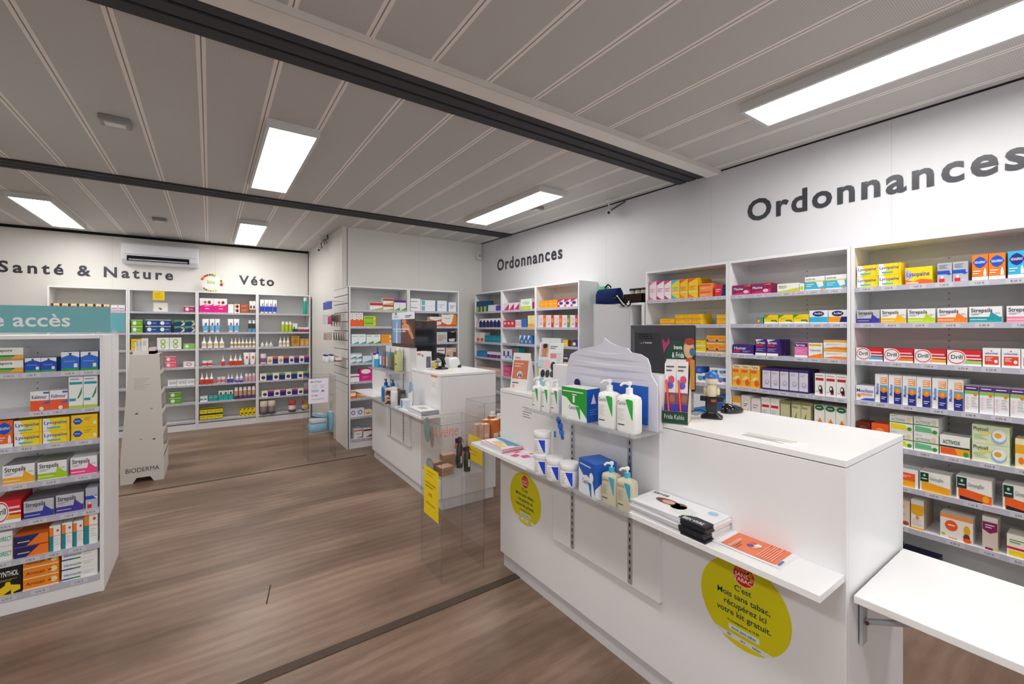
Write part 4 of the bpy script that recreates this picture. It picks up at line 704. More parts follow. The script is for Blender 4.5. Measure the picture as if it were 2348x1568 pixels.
# ------------------------------------------------------------------ teal signs, gondola crown
def words_of(q, o, cap):                       # one mesh per letter
    fx = sorted(((min(q.v[i][0] for i in f), max(q.v[i][0] for i in f), k) for k, f in enumerate(q.f)))
    cut, hi = [[]], -9
    for a, b, k in fx:
        if cut[-1] and a - hi > .0004: cut.append([])
        cut[-1].append(k); hi = max(hi, b)
    for ks in cut:
        w = MB('plastic')
        for k in ks: w.poly([q.v[i] for i in q.f[k]], q.c[k])
        w.build('letter', o)
    return o
def teal_sign(x0, x1, y, z0, z1, label, txt=None, c='sea', face=-1):
    o = thing('aisle_sign', label, 'sign', ((x0 + x1) / 2, y, z0)); w = (x1 - x0) / 2
    q = MB('plastic'); q.box(-w, -.006, 0, w, .006, z1 - z0, c); q.build('board', o)
    if txt:
        q = MB('plastic'); q.text(txt, (at(161, 745, 'y', 3.36).x - (x0 + x1) / 2, -.0068, at(90, 748, 'y', 3.36).z - z0), (1, 0, 0), (0, 0, 1), .0695, 'f4f4f4', bold=True, al='r', sp=1.0); words_of(q, o, .02)
    for x in (-w + .2, w - .05):
        q = MB('acrylic_shelf'); q.box(x - .012, -.012, -.014, x + .012, .012, .016, 'wht'); q.build('clip', o)
teal_sign(-1.75, -.468, 3.366, 1.472, 1.616, 'long teal sign with white Libre accès lettering on top of the gondola', 'Libre accès')
teal_sign(-1.75, -.462, 3.836, 1.472, 1.592, 'darker teal sign on the far edge of the gondola top, seen past its twin', c='sea')
# ------------------------------------------------------------------ wall lettering
def lettering(txt, plane, pos, a, b, zb, cap, label, c='3a3c44'):
    Wd = abs(b - a)
    def wid(sp):
        v, _ = glyphs(txt, 2, sp); return (max(q[0] for q in v) - min(q[0] for q in v)) * cap / .69
    w1, w2 = wid(1.0), wid(2.0); sp = 1.0 + (Wd - w1) / (w2 - w1)
    q = MB('plastic'); q.text(txt, (0, 0, 0), (1, 0, 0), (0, 0, 1), cap, c, bold=2, sp=sp)
    loc, rz = ((pos, a, zb), -math.pi / 2) if plane == 'x' else ((a, pos, zb), 0)
    words_of(q, thing('wall_lettering', label, 'lettering', loc, rz), cap)
lettering('Ordonnances', 'x', XR - .004, 1.757, .318, 2.338, .157, 'large dark Ordonnances lettering on the white wall above the near bays')
lettering('Ordonnances', 'x', XR - .004, 5.405, 3.957, 2.338, .157, 'small-looking dark Ordonnances lettering on the white wall by the corner')
lettering('Santé & Nature', 'y', YB - .004, -2.19, -.447, 2.203, .138, 'dark Santé & Nature lettering on the far wall beside the air conditioner')
lettering('Véto', 'y', YB - .004, .383, .878, 2.188, .14, 'dark Véto lettering on the far wall, right of the bio wreath')
# bio wreath
def wreath():
    P = at(485, 648, 'y', 7.9); o = thing('wreath_sign', 'round bio sign ringed with fruit and leaves on top of the far shelves', 'sign', (P.x, 7.92, 2.031))
    R = .132; q = MB('card'); q.lathe([(0, -.004), (R * .92, -.004), (R * .92, .004), (0, .004)], 'e6e6e2', n=28)
    q.v = [(x, z, y + R + .002) for x, y, z in q.v]
    q.text('bio', (-.052, -.0046, R - .012), (1, 0, 0), (0, 0, 1), .056, '9ac03a', bold=True, maxw=.105); q.build('disc', o)
    cs = ['2f8a2f', 'c8281e', 'e04a1e', '7a1a1a', 'a8c82a', 'f0a01e', 'ecd01e', 'e86a1e', 'c03028', '5aa83a', '8a5a2a', 'd8382a', '3a9a3a', 'f08a1e', 'b8202a', '6ab82a']
    q = MB('matte')
    for k in range(26):
        a = 2 * math.pi * k / 26 + .3
        if .45 < a % 6.283 < 1.1 or 2.95 < a % 6.283 < 3.7 or 5.3 < a % 6.283 < 5.9: continue
        rr = R_.uniform(.013, .021); c0 = (R * .95 * math.cos(a), R + .002 + R * .93 * math.sin(a))
        if c0[1] - rr < 0: rr = max(.008, c0[1] - .0005)
        q.lathe([(0, -rr * .5), (rr * .7, -rr * .4), (rr, 0), (rr * .7, rr * .4), (0, rr * .5)], cs[(k * 5) % 16], (c0[0], c0[1], -.006), n=9)
    q.v = [(x, z, max(y, 0)) for x, y, z in q.v]; q.build('fruit_ring', o)
wreath()
# yellow note and paper hanging in the second bay
def sheet(name, label, cat, M, w, h, c, items=(), th=.0012, grp=None):
    q = MB('card'); q.box(-w / 2, 0, 0, w / 2, th, h, c); Face(q, -w / 2, w, 0, h, -.0002).draw(items)
    o = q.build(name); o.matrix_world = M; return tag(o, label, cat, grp)
P = at(364, 688, 'y', YS - .004)
sheet('paper_note', 'small yellow note taped across the shelf top edge, far wall', 'note', Matrix.Translation((P.x, YS - .006, P.z)), .128, .125, 'f3cf12', [m(.15, .15, .85, .85, 6, 'c89a10')])
sheet('paper_card', 'white card with a small grey figure standing under the yellow note', 'card', Matrix.Translation((at(368, 700, 'y', YS + .04).x, YS + .05, ZS[0] + .001)), .16, .13, 'e2e0da', [e(.5, .3, .1, .12, '6a6a68'), e(.4, .42, .06, .06, '8a8a86')])
# air conditioner
def aircon():
    x0, x1 = at(278, 580, 'y', 8.0).x, at(455, 580, 'y', 8.0).x; w = (x1 - x0) / 2
    o = thing('air_conditioner', 'white wall air conditioner with dark outlet slot, above Santé lettering', 'air conditioner', ((x0 + x1) / 2, YB, 2.40))
    q = MB('plastic'); prof = [(0, .0), (-.13, .0), (-.19, .05), (-.205, .12), (-.2, .26), (-.17, .285), (0, .285)]
    ring = lambda x: [(x, y, z) for y, z in prof]
    q.loft([ring(-w), ring(w)], 'e2e3e8', smooth=False); q.build('casing', o, bevel=.006)
    q = MB('matte'); q.box(-w + .06, -.212, .03, w - .11, -.16, .1, '0c0c0e'); q.build('outlet', o)
    q = MB('plastic'); q.poly([(-w + .08, -.2, .03), (w - .13, -.2, .03), (w - .13, -.226, .055), (-w + .08, -.226, .055)], 'd2d3d8'); q.poly([(-w + .08, -.2, .027), (-w + .08, -.226, .052), (w - .13, -.226, .052), (w - .13, -.2, .027)], 'c2c3c8'); q.build('flap', o)
    q = MB('plastic'); q.box(-w + .03, -.2072, .118, w - .03, -.2, .124, 'a2a3aa'); q.build('panel_seam', o)
aircon()
# detectors, cameras, sensor
def detector(px, py, s, label, c='b9b4b0'):
    P = at(px, py, 'z', ZC - .02); o = thing('ceiling_detector', label, 'detector', (P.x, P.y, ZC))
    q = MB('plastic'); q.box(-.075 * s, -.06 * s, -.035, .075 * s, .06 * s, 0, '8e8a88'); q.build('housing', o, bevel=.006)
    q = MB('gloss'); q.box(-.05 * s, -.03 * s, -.04, .05 * s, .03 * s, -.035, 'e8e6e2'); q.build('lens', o)
detector(265, 281, 1.0, 'square grey emergency light on the ceiling, in front of the second dark joint')
detector(366, 505, .9, 'small grey ceiling detector above the air conditioner')
detector(1232, 478, .8, 'small pale ceiling detector beside the light over the far counter')
def seccam(P, d, label, cable):
    o = thing('security_camera', label, 'camera', P); D = Vector(d).normalized()
    up = ZC - P[2]
    q = MB('plastic'); q.lathe([(.03, up - .012), (.032, up - .001)], 'e6e6e4', n=16); q.tube([(0, 0, up - .01), (0, 0, up * .5), (-D.x * .02, -D.y * .02, .02), (0, 0, 0)], .007, 'e0e0de'); q.build('bracket', o)
    q = MB('plastic'); u = D; pts = [Vector((0, 0, 0)) - u * .05, Vector((0, 0, 0)) + u * .045]; q.tube(pts, .026, 'e4e4e2', n=16); q.build('body', o)
    q = MB('gloss'); q.tube([u * .0455, u * .05], .014, '0c0c0e', n=12); q.build('lens', o)
    q = MB('plastic'); q.tube([Vector(c) - Vector(P) for c in cable], 0.0075, '3c3938'); q.build('cable', o)
Pc = at(1396, 486, 'x', 3.36)
seccam(tuple(Pc), (-.7, -.6, -.35), 'white security camera with short cable under the ceiling, long white wall', [(Pc.x + .03, Pc.y, Pc.z + .02), (Pc.x + .08, Pc.y - .03, Pc.z + .06), (Pc.x + .1, Pc.y - .06, ZC - .05), (3.495, Pc.y - .1, ZC - .02)])
Pd = at(733, 572, 'x', 1.3)
def pc(px, py, x=1.37): return tuple(at(px, py, 'x', x))
seccam(tuple(Pd), (-.4, -.8, -.3), 'white security camera with looped grey cable at the corner block', [tuple(Pd + Vector((.03, 0, .03))), pc(736, 558), pc(744, 549), pc(750, 557), pc(744, 560), pc(742, 551), pc(752, 546), pc(750, 535), pc(755, 525), pc(766, 517)])
P = at(1101, 587, 'y', YBLK - .03); o = thing('motion_sensor', 'white motion sensor in the corner above the far bays', 'sensor', (P.x - .03, YBLK - .002, P.z - .06))
q = MB('plastic'); q.rbox([(.8, .8, 0), (1, 1, .03), (1, 1, .1), (.9, .9, .12)], 'dcd9d2', .075, .06, (0, -.032, 0)); q.build('housing', o)
q = MB('gloss'); q.box(-.022, -.066, .035, .022, -.06, .085, 'b4b2ac'); q.build('lens', o)

# ------------------------------------------------------------------ slatwall panel with hanging goods on the side of the block
def slatwall():
    y0, y1 = 5.531, 6.24; x = XBLK; o = thing('slatwall_display', 'white slatwall panel with grooves on the side of the block', 'slatwall', (x, y0, 0))
    q = MB('melamine'); q.box(-.012, 0, .0, -.001, y1 - y0, 2.0, '6e6c69'); q.build('back_board', o)  # board coloured dark so the grooves look shaded
    zz = [.70, .80, .90, 1.0, 1.115, 1.23, 1.345, 1.46, 1.575, 1.69, 1.80, 1.905, 2.0]
    q = MB('melamine')
    q.box(-.022, 0, .0, -.012, y1 - y0, .695, 'e4e2de')
    for a, b in zip(zz, zz[1:]): q.box(-.022, 0, a, -.012, y1 - y0, b - .011, 'e4e2de')
    q.build('slats', o)
slatwall()
def hooked(py, pz, n, label, builder, name, cat, step=.045):
    for k in range(n):
        pass
def hung(px, py_t, px1, py_b, xo, name, cat, label, c, items=(), peg=True):
    P0 = at(px, py_t, 'x', XBLK - xo); P1 = at(px1, py_b, 'x', XBLK - xo); yc = (P0.y + P1.y) / 2; w = abs(P0.y - P1.y); h = P0.z - P1.z
    o = thing(name, label, cat, (XBLK - xo, yc, P1.z), 0)
    q = MB('card'); q.box(-.006, -w / 2, 0, .006, w / 2, h, c, mat='card')
    q2 = MB('card'); Face(q2, -.05, .1, 0, h, -.0066).draw(items)
    q.build('pack', o)
    if items:
        q2.build('print', o, rotz=0)
    q = MB('metal'); q.tube([(xo - .02, 0, h + .01), (-.02, 0, h + .01), (-.02, 0, h + .02)], .003, 'c8c8c8', n=6); q.box(-.004, -.006, h - .004, .004, .006, h + .014, 'c8c8c8'); q.build('hook', o)
hung(742, 694, 760, 708, .22, 'blister_pack', 'pack', 'blue blister pack hanging highest on the slatwall', '3a5ac0')
hung(740, 726, 750, 743, .24, 'blister_pack', 'pack', 'white and pink blister pack hanging on the slatwall, second level', 'e8dce4')
hung(751, 726, 759, 743, .17, 'blister_pack', 'pack', 'rose blister pack hanging behind the white and pink one', 'c84a7a')
def brushes():
    for k in range(4):
        P = at(761 + k * 5.6, 722, 'x', XBLK - .12 + k * .012); o = thing('hair_brush', '%s taupe hair brush hanging on the slatwall beside the bay edge' % ORD[k], 'brush', (P.x, P.y, P.z - .115), 0, 'taupe brushes on the slatwall')
        q = MB('plastic'); q.rbox([(.6, .6, .03), (1, 1, .05), (1, 1, .1), (.6, .6, .115)], '8e7a70', .03, .05); q.build('head', o)
        q = MB('plastic'); q.lathe([(.006, -.03), (.009, 0), (.008, .03)], 'b8a89e', n=10); q.build('handle', o)
        q = MB('metal'); q.tube([(XBLK - .022 - P.x, 0, .12), (0, 0, .12), (0, 0, .11)], .003, 'c8c8c8', n=6); q.build('hook', o)
brushes()
hung(743, 765, 751, 780, .23, 'blister_pack', 'pack', 'pale brown blister pack on the slatwall, third level', 'b8a49a')
hung(752, 765, 760, 780, .16, 'blister_pack', 'pack', 'beige blister pack behind the pale brown one, slatwall', 'cdbfae')
def tweezers():
    for k in range(5):
        P = at(767 + k * 5.5, 764, 'x', XBLK - .05); o = thing('tweezers', '%s steel tweezers hanging askew on the slatwall, under the brushes' % ORD[k], 'tweezers', (P.x, P.y, P.z - .05), 0, 'steel tweezers on the slatwall')
        q = MB('metal'); q.tube([(0, -.03, -.04), (0, .0, .0), (0, .03, .055)], .005, 'b4aea6', n=6); q.tube([(-.012, -.03, -.04), (-.01, .0, .0), (0, .03, .055)], .005, '8a847c', n=6); q.build('arms', o)
        q = MB('metal'); q.tube([(XBLK - .022 - P.x, .028, .058), (-.004, .028, .058)], .003, 'c8c8c8', n=6); q.build('hook', o)
tweezers()
Pz = at(760, 827, 'x', XBLK - .15)
o = thing('slatwall_shelf', 'clear acrylic shelf clipped to the slatwall carrying small bottles', 'shelf', (XBLK - .022, Pz.y, Pz.z))
q = MB('acrylic_shelf'); q.box(-.26, -.22, -.006, 0, .22, 0, 'wht'); q.build('plate', o)
q = MB('acrylic_shelf'); q.box(-.012, -.22, 0, 0, .22, .03, 'wht'); q.build('lip', o)
for k in range(4):
    sp = bottle('f2f0f2', '2a2f90', 'f2f0f2', 'cream_bottle', 'cyl'); b, ks = sp['build'](.06, .085, .06); oo = b.build('cream_bottle')
    for kn, kb in ks: kb.build(kn, oo)
    oo.location = (XBLK - .24 + (k % 2) * .07, Pz.y - .15 + (k // 2) * .09 + (k % 2) * .03, Pz.z + .0005)
    tag(oo, '%s white bottle with navy cap on the acrylic slatwall shelf' % ORD[k], 'bottle', 'navy-capped bottles on the slatwall shelf')
for k in range(2):
    q = MB('card'); q.box(-.035, -.045, 0, .035, .045, .045 - .01 * k, 'e8e0dc'); q.box(-.0354, -.046, 0, .0354, .0455, .014, 'a84a3a')
    oo = q.build('soap_box', None, (XBLK - .1, Pz.y - .12 + .1 * k, Pz.z + .0005)); tag(oo, ['white and rust soap box at the shelf front, slatwall', 'lower white and rust soap box behind it, slatwall'][k], 'box')

# ------------------------------------------------------------------ the two sales counters (the far one is 2.763 m further down the shop)
def counter(dx, dy, label):
    o = thing('sales_counter', label, 'counter', (1.505 + dx, .476 + dy, 0)); L = 1.814; D = .535      # local x = depth, y = along the front
    q = MB('melamine'); q.box(.018, 0, .09, D, .617, 1.092, 'mel', side='dcdcde'); q.build('cabinet', o, bevel=.0015)
    q = MB('melamine'); q.box(.018, .617, .09, D - .2, 1.277, 1.092, 'mel'); q.build('middle_cabinet', o)
    q = MB('melamine'); q.box(.018, 1.277, .09, D, L, 1.092, 'mel'); q.build('cabinet', o, bevel=.0015)
    q = MB('melamine'); q.box(0, 0, .09, .018, L, 1.092, 'eaeaec'); q.build('front_panel', o, bevel=.0015)
    q = MB('melamine'); q.box(.02, .01, 0, D - .02, L - .01, .09, 'd6d6da'); q.build('plinth', o)
    for a, b in ((0, .617), (1.277, L)):
        q = MB('melamine'); q.box(0, a, 1.095, D, b, 1.115, 'efeff0'); q.build('worktop', o, bevel=.0015)
    q = MB('melamine'); q.box(-.022, .617, .388, 0, 1.277, 1.306, 'e4e4e6'); q.build('display_panel', o, bevel=.0015)
    q = MB('melamine'); q.box(0, .617, 1.092, .05, 1.277, 1.306, 'e4e4e6'); q.build('display_back', o)
    for yc in (.765, 1.125):
        q = MB('metal'); q.box(-.0255, yc - .011, .40, -.022, yc + .011, 1.29, 'd2d3d6')
        z = .42
        while z < 1.27:
            q.box(-.0258, yc - .004, z, -.0254, yc + .004, z + .017, '4e5056', mat='matte'); z += .032
        q.build('shelf_rail', o)
    for a, b in ((0.004, .647), (1.24, L + .075)):
        q = MB('melamine'); q.box(-.172, a, .764, 0, b, .785, 'f0f0f1'); q.build('ledge', o, bevel=.0015)
    for z, a, b, d in ((1.085, .6, 1.3, .19), (.772, .63, 1.3, .175)):
        q = MB('acrylic_shelf'); q.box(-.022 - d + .02, a, z - .006, -.022, b, z, 'wht'); q.box(-.022 - d + .016, a, z - .006, -.022 - d + .02, b, z + .012, 'wht')
        q.build('clear_shelf', o)
        for yc in (.765, 1.125):
            q = MB('metal'); q.box(-.022 - d * .75, yc - .004, z - .02, -.022, yc + .004, z - .006, 'd8d9dc'); q.build('shelf_bracket', o)
    return o
counter(0, 0, 'near white sales counter with yellow round stickers and clear display shelves')
counter(.04, 2.763, 'far white sales counter with black monitor, at the corner block')
# flap table
o = thing('flap_table', 'white flap table top on a grey folding bracket beside the near counter', 'table', (1.535, .468, .70))
q = MB('melamine'); q.box(0, -1.3, 0, .47, 0, .022, 'f0f0f0'); q.build('table_top', o, bevel=.002)
q = MB('plastic'); q.box(.06, -.004, -.15, .1, .004, 0, 'b2b5ba'); q.box(.06, -.18, -.006, .1, 0, 0, 'b2b5ba'); q.build('bracket_plate', o)
q = MB('plastic'); q.tube([(.08, -.01, -.08), (.08, -.16, -.008)], .009, 'b2b5ba', n=8); q.build('bracket_arm', o)
q = MB('metal'); q.tube([(.065, -.012, -.08), (.095, -.012, -.08)], .005, '6a4a48', n=8); q.build('pivot', o)
q = MB('melamine'); q.box(.02, -1.28, -.70, .45, -1.26, 0, 'e6e6e8'); q.build('support_panel', o)
# round yellow stickers
def sticker(y, z, rad, label):
    o = thing('round_sticker', label, 'sticker', (1.5044, y, z), -math.pi / 2); n = 40
    q = MB('card'); q.poly([(rad * math.cos(2 * math.pi * i / n), 0, rad * math.sin(2 * math.pi * i / n)) for i in range(n)], 'd9cf10')
    def T(s, u, v, h, c, mw=None): q.text(s, (u * rad, -.0006, v * rad), (1, 0, 0), (0, 0, 1), h * rad, c, bold=True, al='c', maxw=mw * rad if mw else None)
    n = 26; q.poly([(rad * (.02 + .25 * math.cos(2 * math.pi * i / n)), -.0003, rad * (.66 + .25 * math.sin(2 * math.pi * i / n))) for i in range(n)], 'f0d8c0')
    q.poly([(rad * (.02 + .235 * math.cos(2 * math.pi * i / n)), -.0005, rad * (.66 + .235 * math.sin(2 * math.pi * i / n))) for i in range(n)], 'cc2018')
    for a, b, s in ((.15, .74, .06), (.2, .64, .055), (.1, .78, .045)): q.poly([(rad * (a + s * math.cos(i)), -.0006, rad * (b + s * math.sin(i))) for i in (0, .8, 1.6, 2.4, 3.1, 3.9, 4.7, 5.5)], 'd98a2a')
    T('MOIS', -.07, .74, .07, 'e8a030'); T('SANS', -.03, .62, .085, 'f4ece0'); T('TABAC', .0, .51, .085, 'f4ece0')
    T("C'est", 0, .26, .125, '1d4a42'); T('Mois sans tabac,', 0, .06, .125, '1d4a42', 1.3); T('récupérez ici', .04, -.14, .125, '1d4a42', 1.0); T('votre kit gratuit.', 0, -.34, .125, '1d4a42', 1.3)
    T('Accompagnement au 39 89', 0, -.5, .05, '5a3a1a', .7)
    q.poly([(-.32 * rad, -.0004, -.68 * rad), (.36 * rad, -.0004, -.68 * rad), (.36 * rad, -.0004, -.56 * rad), (-.32 * rad, -.0004, -.56 * rad)], 'dce8e4'); T('mois sans tabac', .02, -.65, .06, '1d4a6a', .6)
    q.poly([(-.66 * rad, -.0004, -.76 * rad), (.66 * rad, -.0004, -.76 * rad), (.49 * rad, -.0004, -.87 * rad), (-.49 * rad, -.0004, -.87 * rad)], 'e2dfe2')
    for u, s in ((-.3, 'RF'), (.0, 'ars'), (.3, 'tabac')): T(s, u, -.84, .06, '4a4a54', .24)
    q.build('print', o)
sticker(.772, .544, .154, 'large yellow no-tobacco-month sticker under the ledge with the flyer')
sticker(2.03, .502, .151, 'yellow no-tobacco-month sticker at the far end of the near counter')
def notice(loc, rz, flat, w, h, label, items, c='f2f2f2', name='notice_sticker'):
    M = Matrix.Translation(loc) @ Matrix.Rotation(rz, 4, 'Z')
    if flat: M = M @ Matrix.Rotation(-math.pi / 2, 4, 'X')
    return sheet(name, label, 'notice', M, w, h, c, items, .0006)
nt_ = [m(.05, .72, .95, .95, 1, 'c8a860'), m(.08, .08, .92, .62, 3, '9a9aa2')]
P = at(1768, 1012, 'z', 1.1152)
notice((1.545, .72, 1.1155), -math.pi / 2, True, .2, .075, 'faint notice with gold heading stuck on the near worktop', nt_, 'f0f0f0')
P = at(1210, 945, 'x', 1.5042); notice((1.5042, P.y, P.z - .045), -math.pi / 2, False, .115, .08, 'faint notice with gold heading on the near counter front, under the leaflets', nt_, 'ececee')
P = at(996, 882, 'x', 1.5440); notice((1.5442, P.y, P.z - .07), -math.pi / 2, False, .13, .15, 'white paper notice with orange heading on the far counter front', [r(.0, .88, .95, 1, 'ee7a50'), m(.1, .3, .9, .6, 4, 'd0d0d8')])
# magazines and flyers on ledges
def mag_stack(y0, y1, x0, x1, z, n, label, grp, top, edge='e8e8ea', side=None, rot=0):
    for k in range(n):
        th = .0075; w, h = abs(y1 - y0), x1 - x0; q = MB('card'); dx, dy = R_.uniform(-.004, .004), R_.uniform(-.005, .005)
        q.box(-w / 2, -h / 2, 0, w / 2, h / 2, th * .96, edge, front='d4d4da', top='f0f0f2')
        if side: q.box(w * .2, -h / 2 - .0005, 0, w / 2 + .0003, -h / 2 + .05, th * .97, side)
        if k == n - 1: top(q, w, h, th)
        o = q.build('magazine', None, ((x0 + x1) / 2 + dx, (y0 + y1) / 2 + dy, z + k * th), -math.pi / 2 + rot + R_.uniform(-.02, .02))
        tag(o, label % (['bottom', 'second', 'third', 'fourth', 'fifth', 'sixth', 'topmost'][k if k < n - 1 else 6]), 'magazine', grp)
def tp(q, pts, c, k=1): q.poly([(a, b, .0076 + .0003 * k) for a, b in pts], c)
def mtop(q, w, h, th):
    def E(cx, cy, rx, ry, c, k): tp(q, [(cx + rx * math.cos(i * .3927), cy + ry * math.sin(i * .3927)) for i in range(16)], c, k)
    E(-.05, .01, .05, .024, '6a3a24', 1); E(-.0, .004, .03, .03, '6a3a24', 1); E(-.045, .008, .026, .018, 'dca888', 2); E(.03, -.015, .05, .035, 'dfe8e0', 1); E(.11, .045, .018, .018, 'a8c8e8', 1)
    tp(q, [(.05, -h / 2 + .003), (w / 2 - .004, -h / 2 + .003), (w / 2 - .004, -h / 2 + .05), (.09, -h / 2 + .055), (.05, -h / 2 + .03)], '26262e', 1)
    q.text('BIEN VIVRE', (.062, -h / 2 + .01, .0085), (1, 0, 0), (0, 1, 0), .018, 'f2f2f2', bold=True, maxw=.075)
    q.text('santé', (-w / 2 + .012, h / 2 - .035, .0085), (1, 0, 0), (0, 1, 0), .022, '5a5a62', bold=True)
mag_stack(1.118, .81, 1.338, 1.5, .785, 7, '%s white magazine with dark cover corner, stack on near ledge', 'magazines stacked on the near ledge', mtop, side='24242c')
fl = [r(.06, .07, .94, .86, 'e8805a'), r(.06, .86, .94, .95, 'f4f0f2'), t('Bronchiolite', .1, .72, .05, 'f8e8e0', .6), m(.1, .62, .5, .7, 2, 'b04a30'), e(.5, .5, .14, .07, 'f2c890'), e(.44, .54, .07, .05, '7a4a9a'), e(.54, .46, .07, .05, 'f0f0f4'), e(.58, .54, .07, .05, 'dc5a50'), m(.1, .12, .9, .36, 7, 'f4b8a0'), r(.06, .02, .3, .05, '4a6ab0')]
for k, (dx, dy, rz, L) in enumerate(((0.002, 0, 1.52, 'white sheet under the orange flyer on the near ledge'), (0, .004, 1.55, 'orange flyer with small family drawing on the near ledge'))):
    M = Matrix.Translation((1.456 + dx, .598 + dy, .7853 + k * .0016)) @ Matrix.Rotation(-math.pi / 2 + math.pi / 2, 4, 'Z')
    q = MB('card'); q.box(-.075, -.0, 0, .075, .212, .0014, 'f0eff2')
    if k:
        F2 = MB('card'); Face(F2, -.075, .15, 0, .212, -.0003).draw(fl); n0 = len(q.v); q.v += [(x, z, .0016 - y) for x, y, z in F2.v]
        q.f += [tuple(i + n0 for i in f) for f in F2.f]; q.c += F2.c; q.m += F2.m; q.sm += F2.sm
    oo = q.build('flyer', None, M.translation, .0 + .02 * k); tag(oo, L, 'flyer')
def mag2(q, w, h, th):
    tp(q, [(-w / 2 + .01, h / 2 - .04), (w / 2 - .01, h / 2 - .04), (w / 2 - .01, h / 2 - .005), (-w / 2 + .01, h / 2 - .005)], '3aa0b8')
    tp(q, [(-.06, -.03), (.0, -.04), (.02, .01), (-.05, .03)], 'e0c8b8', 1); tp(q, [(.0, -.05), (.07, -.05), (.08, -.01), (.02, -.01)], 'e8d850', 1); tp(q, [(-.03, .03), (.08, .0), (.09, .03), (.0, .04)], '8a8ac0', 2); tp(q, [(-.1, -.06), (.1, -.07), (.1, -.055), (-.1, -.045)], 'e09aa8', 1)
mag_stack(2.29, 2.045, 1.36, 1.5, .785, 3, '%s pink-edged colourful magazine on the far ledge of near counter', 'pink-edged magazines', mag2, edge='d8909a')
for k, (y, x, rz, L) in enumerate(((1.99, 1.42, .3, 'pink leaflet lying on the ledge in front of the white jars'), (1.93, 1.46, -.2, 'pink and white leaflet touching the white jars'))):
    q = MB('card'); q.box(-.05, -.03, 0, .05, .03, .001, 'f0e4ea'); q.box(-.05, -.03, .001, -.005, .01, .0013, 'e0408a'); q.box(.01, .01, .001, .05, .03, .0013, 'e86aa0')
    tag(q.build('leaflet', None, (x, y, .7853 + .0015 * k), rz), L, 'leaflet')
# leaflet displays on the far part of the near counter
def display(loc, rz, w, h, d, label, body, items, hdr=None):
    o = thing('leaflet_display', label, 'display', loc, rz); k = math.radians(12)
    q = MB('card'); q.poly([(-w / 2, 0, 0), (w / 2, 0, 0), (w / 2, h * .2, h), (-w / 2, h * .2, h)], body); q.poly([(-w / 2, .004, 0), (-w / 2, h * .2 + .004, h), (w / 2, h * .2 + .004, h), (w / 2, .004, 0)], 'dcdcdc')
    f = Face(q, -w / 2, w, 0, h, -.0002); n0 = len(q.v); f.draw(items)
    for i in range(n0, len(q.v)):
        x, y, z = q.v[i]; q.v[i] = (x, y + z * .2, z)
    q.build('card_front', o)
    q = MB('card'); q.poly([(-w / 2, h * .2, h * .97), (-w / 2, 0, 0), (-w / 2, d, 0)], 'e4e4e6'); q.poly([(w / 2, 0, 0), (w / 2, h * .2, h * .97), (w / 2, d, 0)], 'd8d8da'); q.build('side_flaps', o)
    if hdr: q = MB('card'); q.box(-w / 2, .045, h * .5, w / 2, .05, h * 1.12, hdr); q.build('back_card', o)
display((1.55, 2.16, 1.1155), -math.pi / 2 + .35, .125, .225, .1, 'terracotta leaflet display standing at the far end of the near counter', 'eae8e6', [r(.06, .3, .94, .8, 'cf7a5e'), m(.15, .6, .7, .74, 2, 'f0c8b4'), e(.5, .42, .16, .09, 'f2e8e0'), p([(.4, .36), (.46, .5), (.5, .36)], '2a2a34'), p([(.52, .36), (.58, .5), (.62, .36)], '2a2a34'), m(.1, .16, .5, .22, 1, '3a3a44'), e(.2, .1, .08, .05, 'f0a8a0'), t('Offre', .1, .84, .06, 'e0687a', .4)], None)
display((1.66, 2.02, 1.1155), -math.pi / 2 + .3, .17, .29, .03, 'white poster display of hand and wrist pads behind the pump bottles', 'e9ebec', [r(.06, .7, .4, .98, 'd8b8a8'), e(.24, .84, .12, .1, 'c58a6c'), e(.24, .93, .1, .05, '2a1e1a'), p([(.1, .7), (.2, .8), (.34, .74), (.36, .7)], 'c58a6c'), r(.5, .68, .76, .78, 'dc8a98'), m(.46, .86, .8, .94, 2, '6a6a70'), m(.8, .5, .98, .8, 8, 'c4c4ca'),
    e(.14, .56, .12, .09, 'b8d8e0'), e(.4, .55, .16, .1, 'ecc4cc'), e(.66, .52, .1, .09, '2e2e34'), e(.26, .36, .09, .08, '2e2e34'), e(.46, .36, .09, .08, '3e3e44'), e(.66, .36, .09, .07, '4a4a50'), e(.24, .16, .16, .12, '9accdc'), r(.04, .3, .08, .5, 'c8b020'), m(.06, .02, .6, .06, 1, '4a5ab0')])
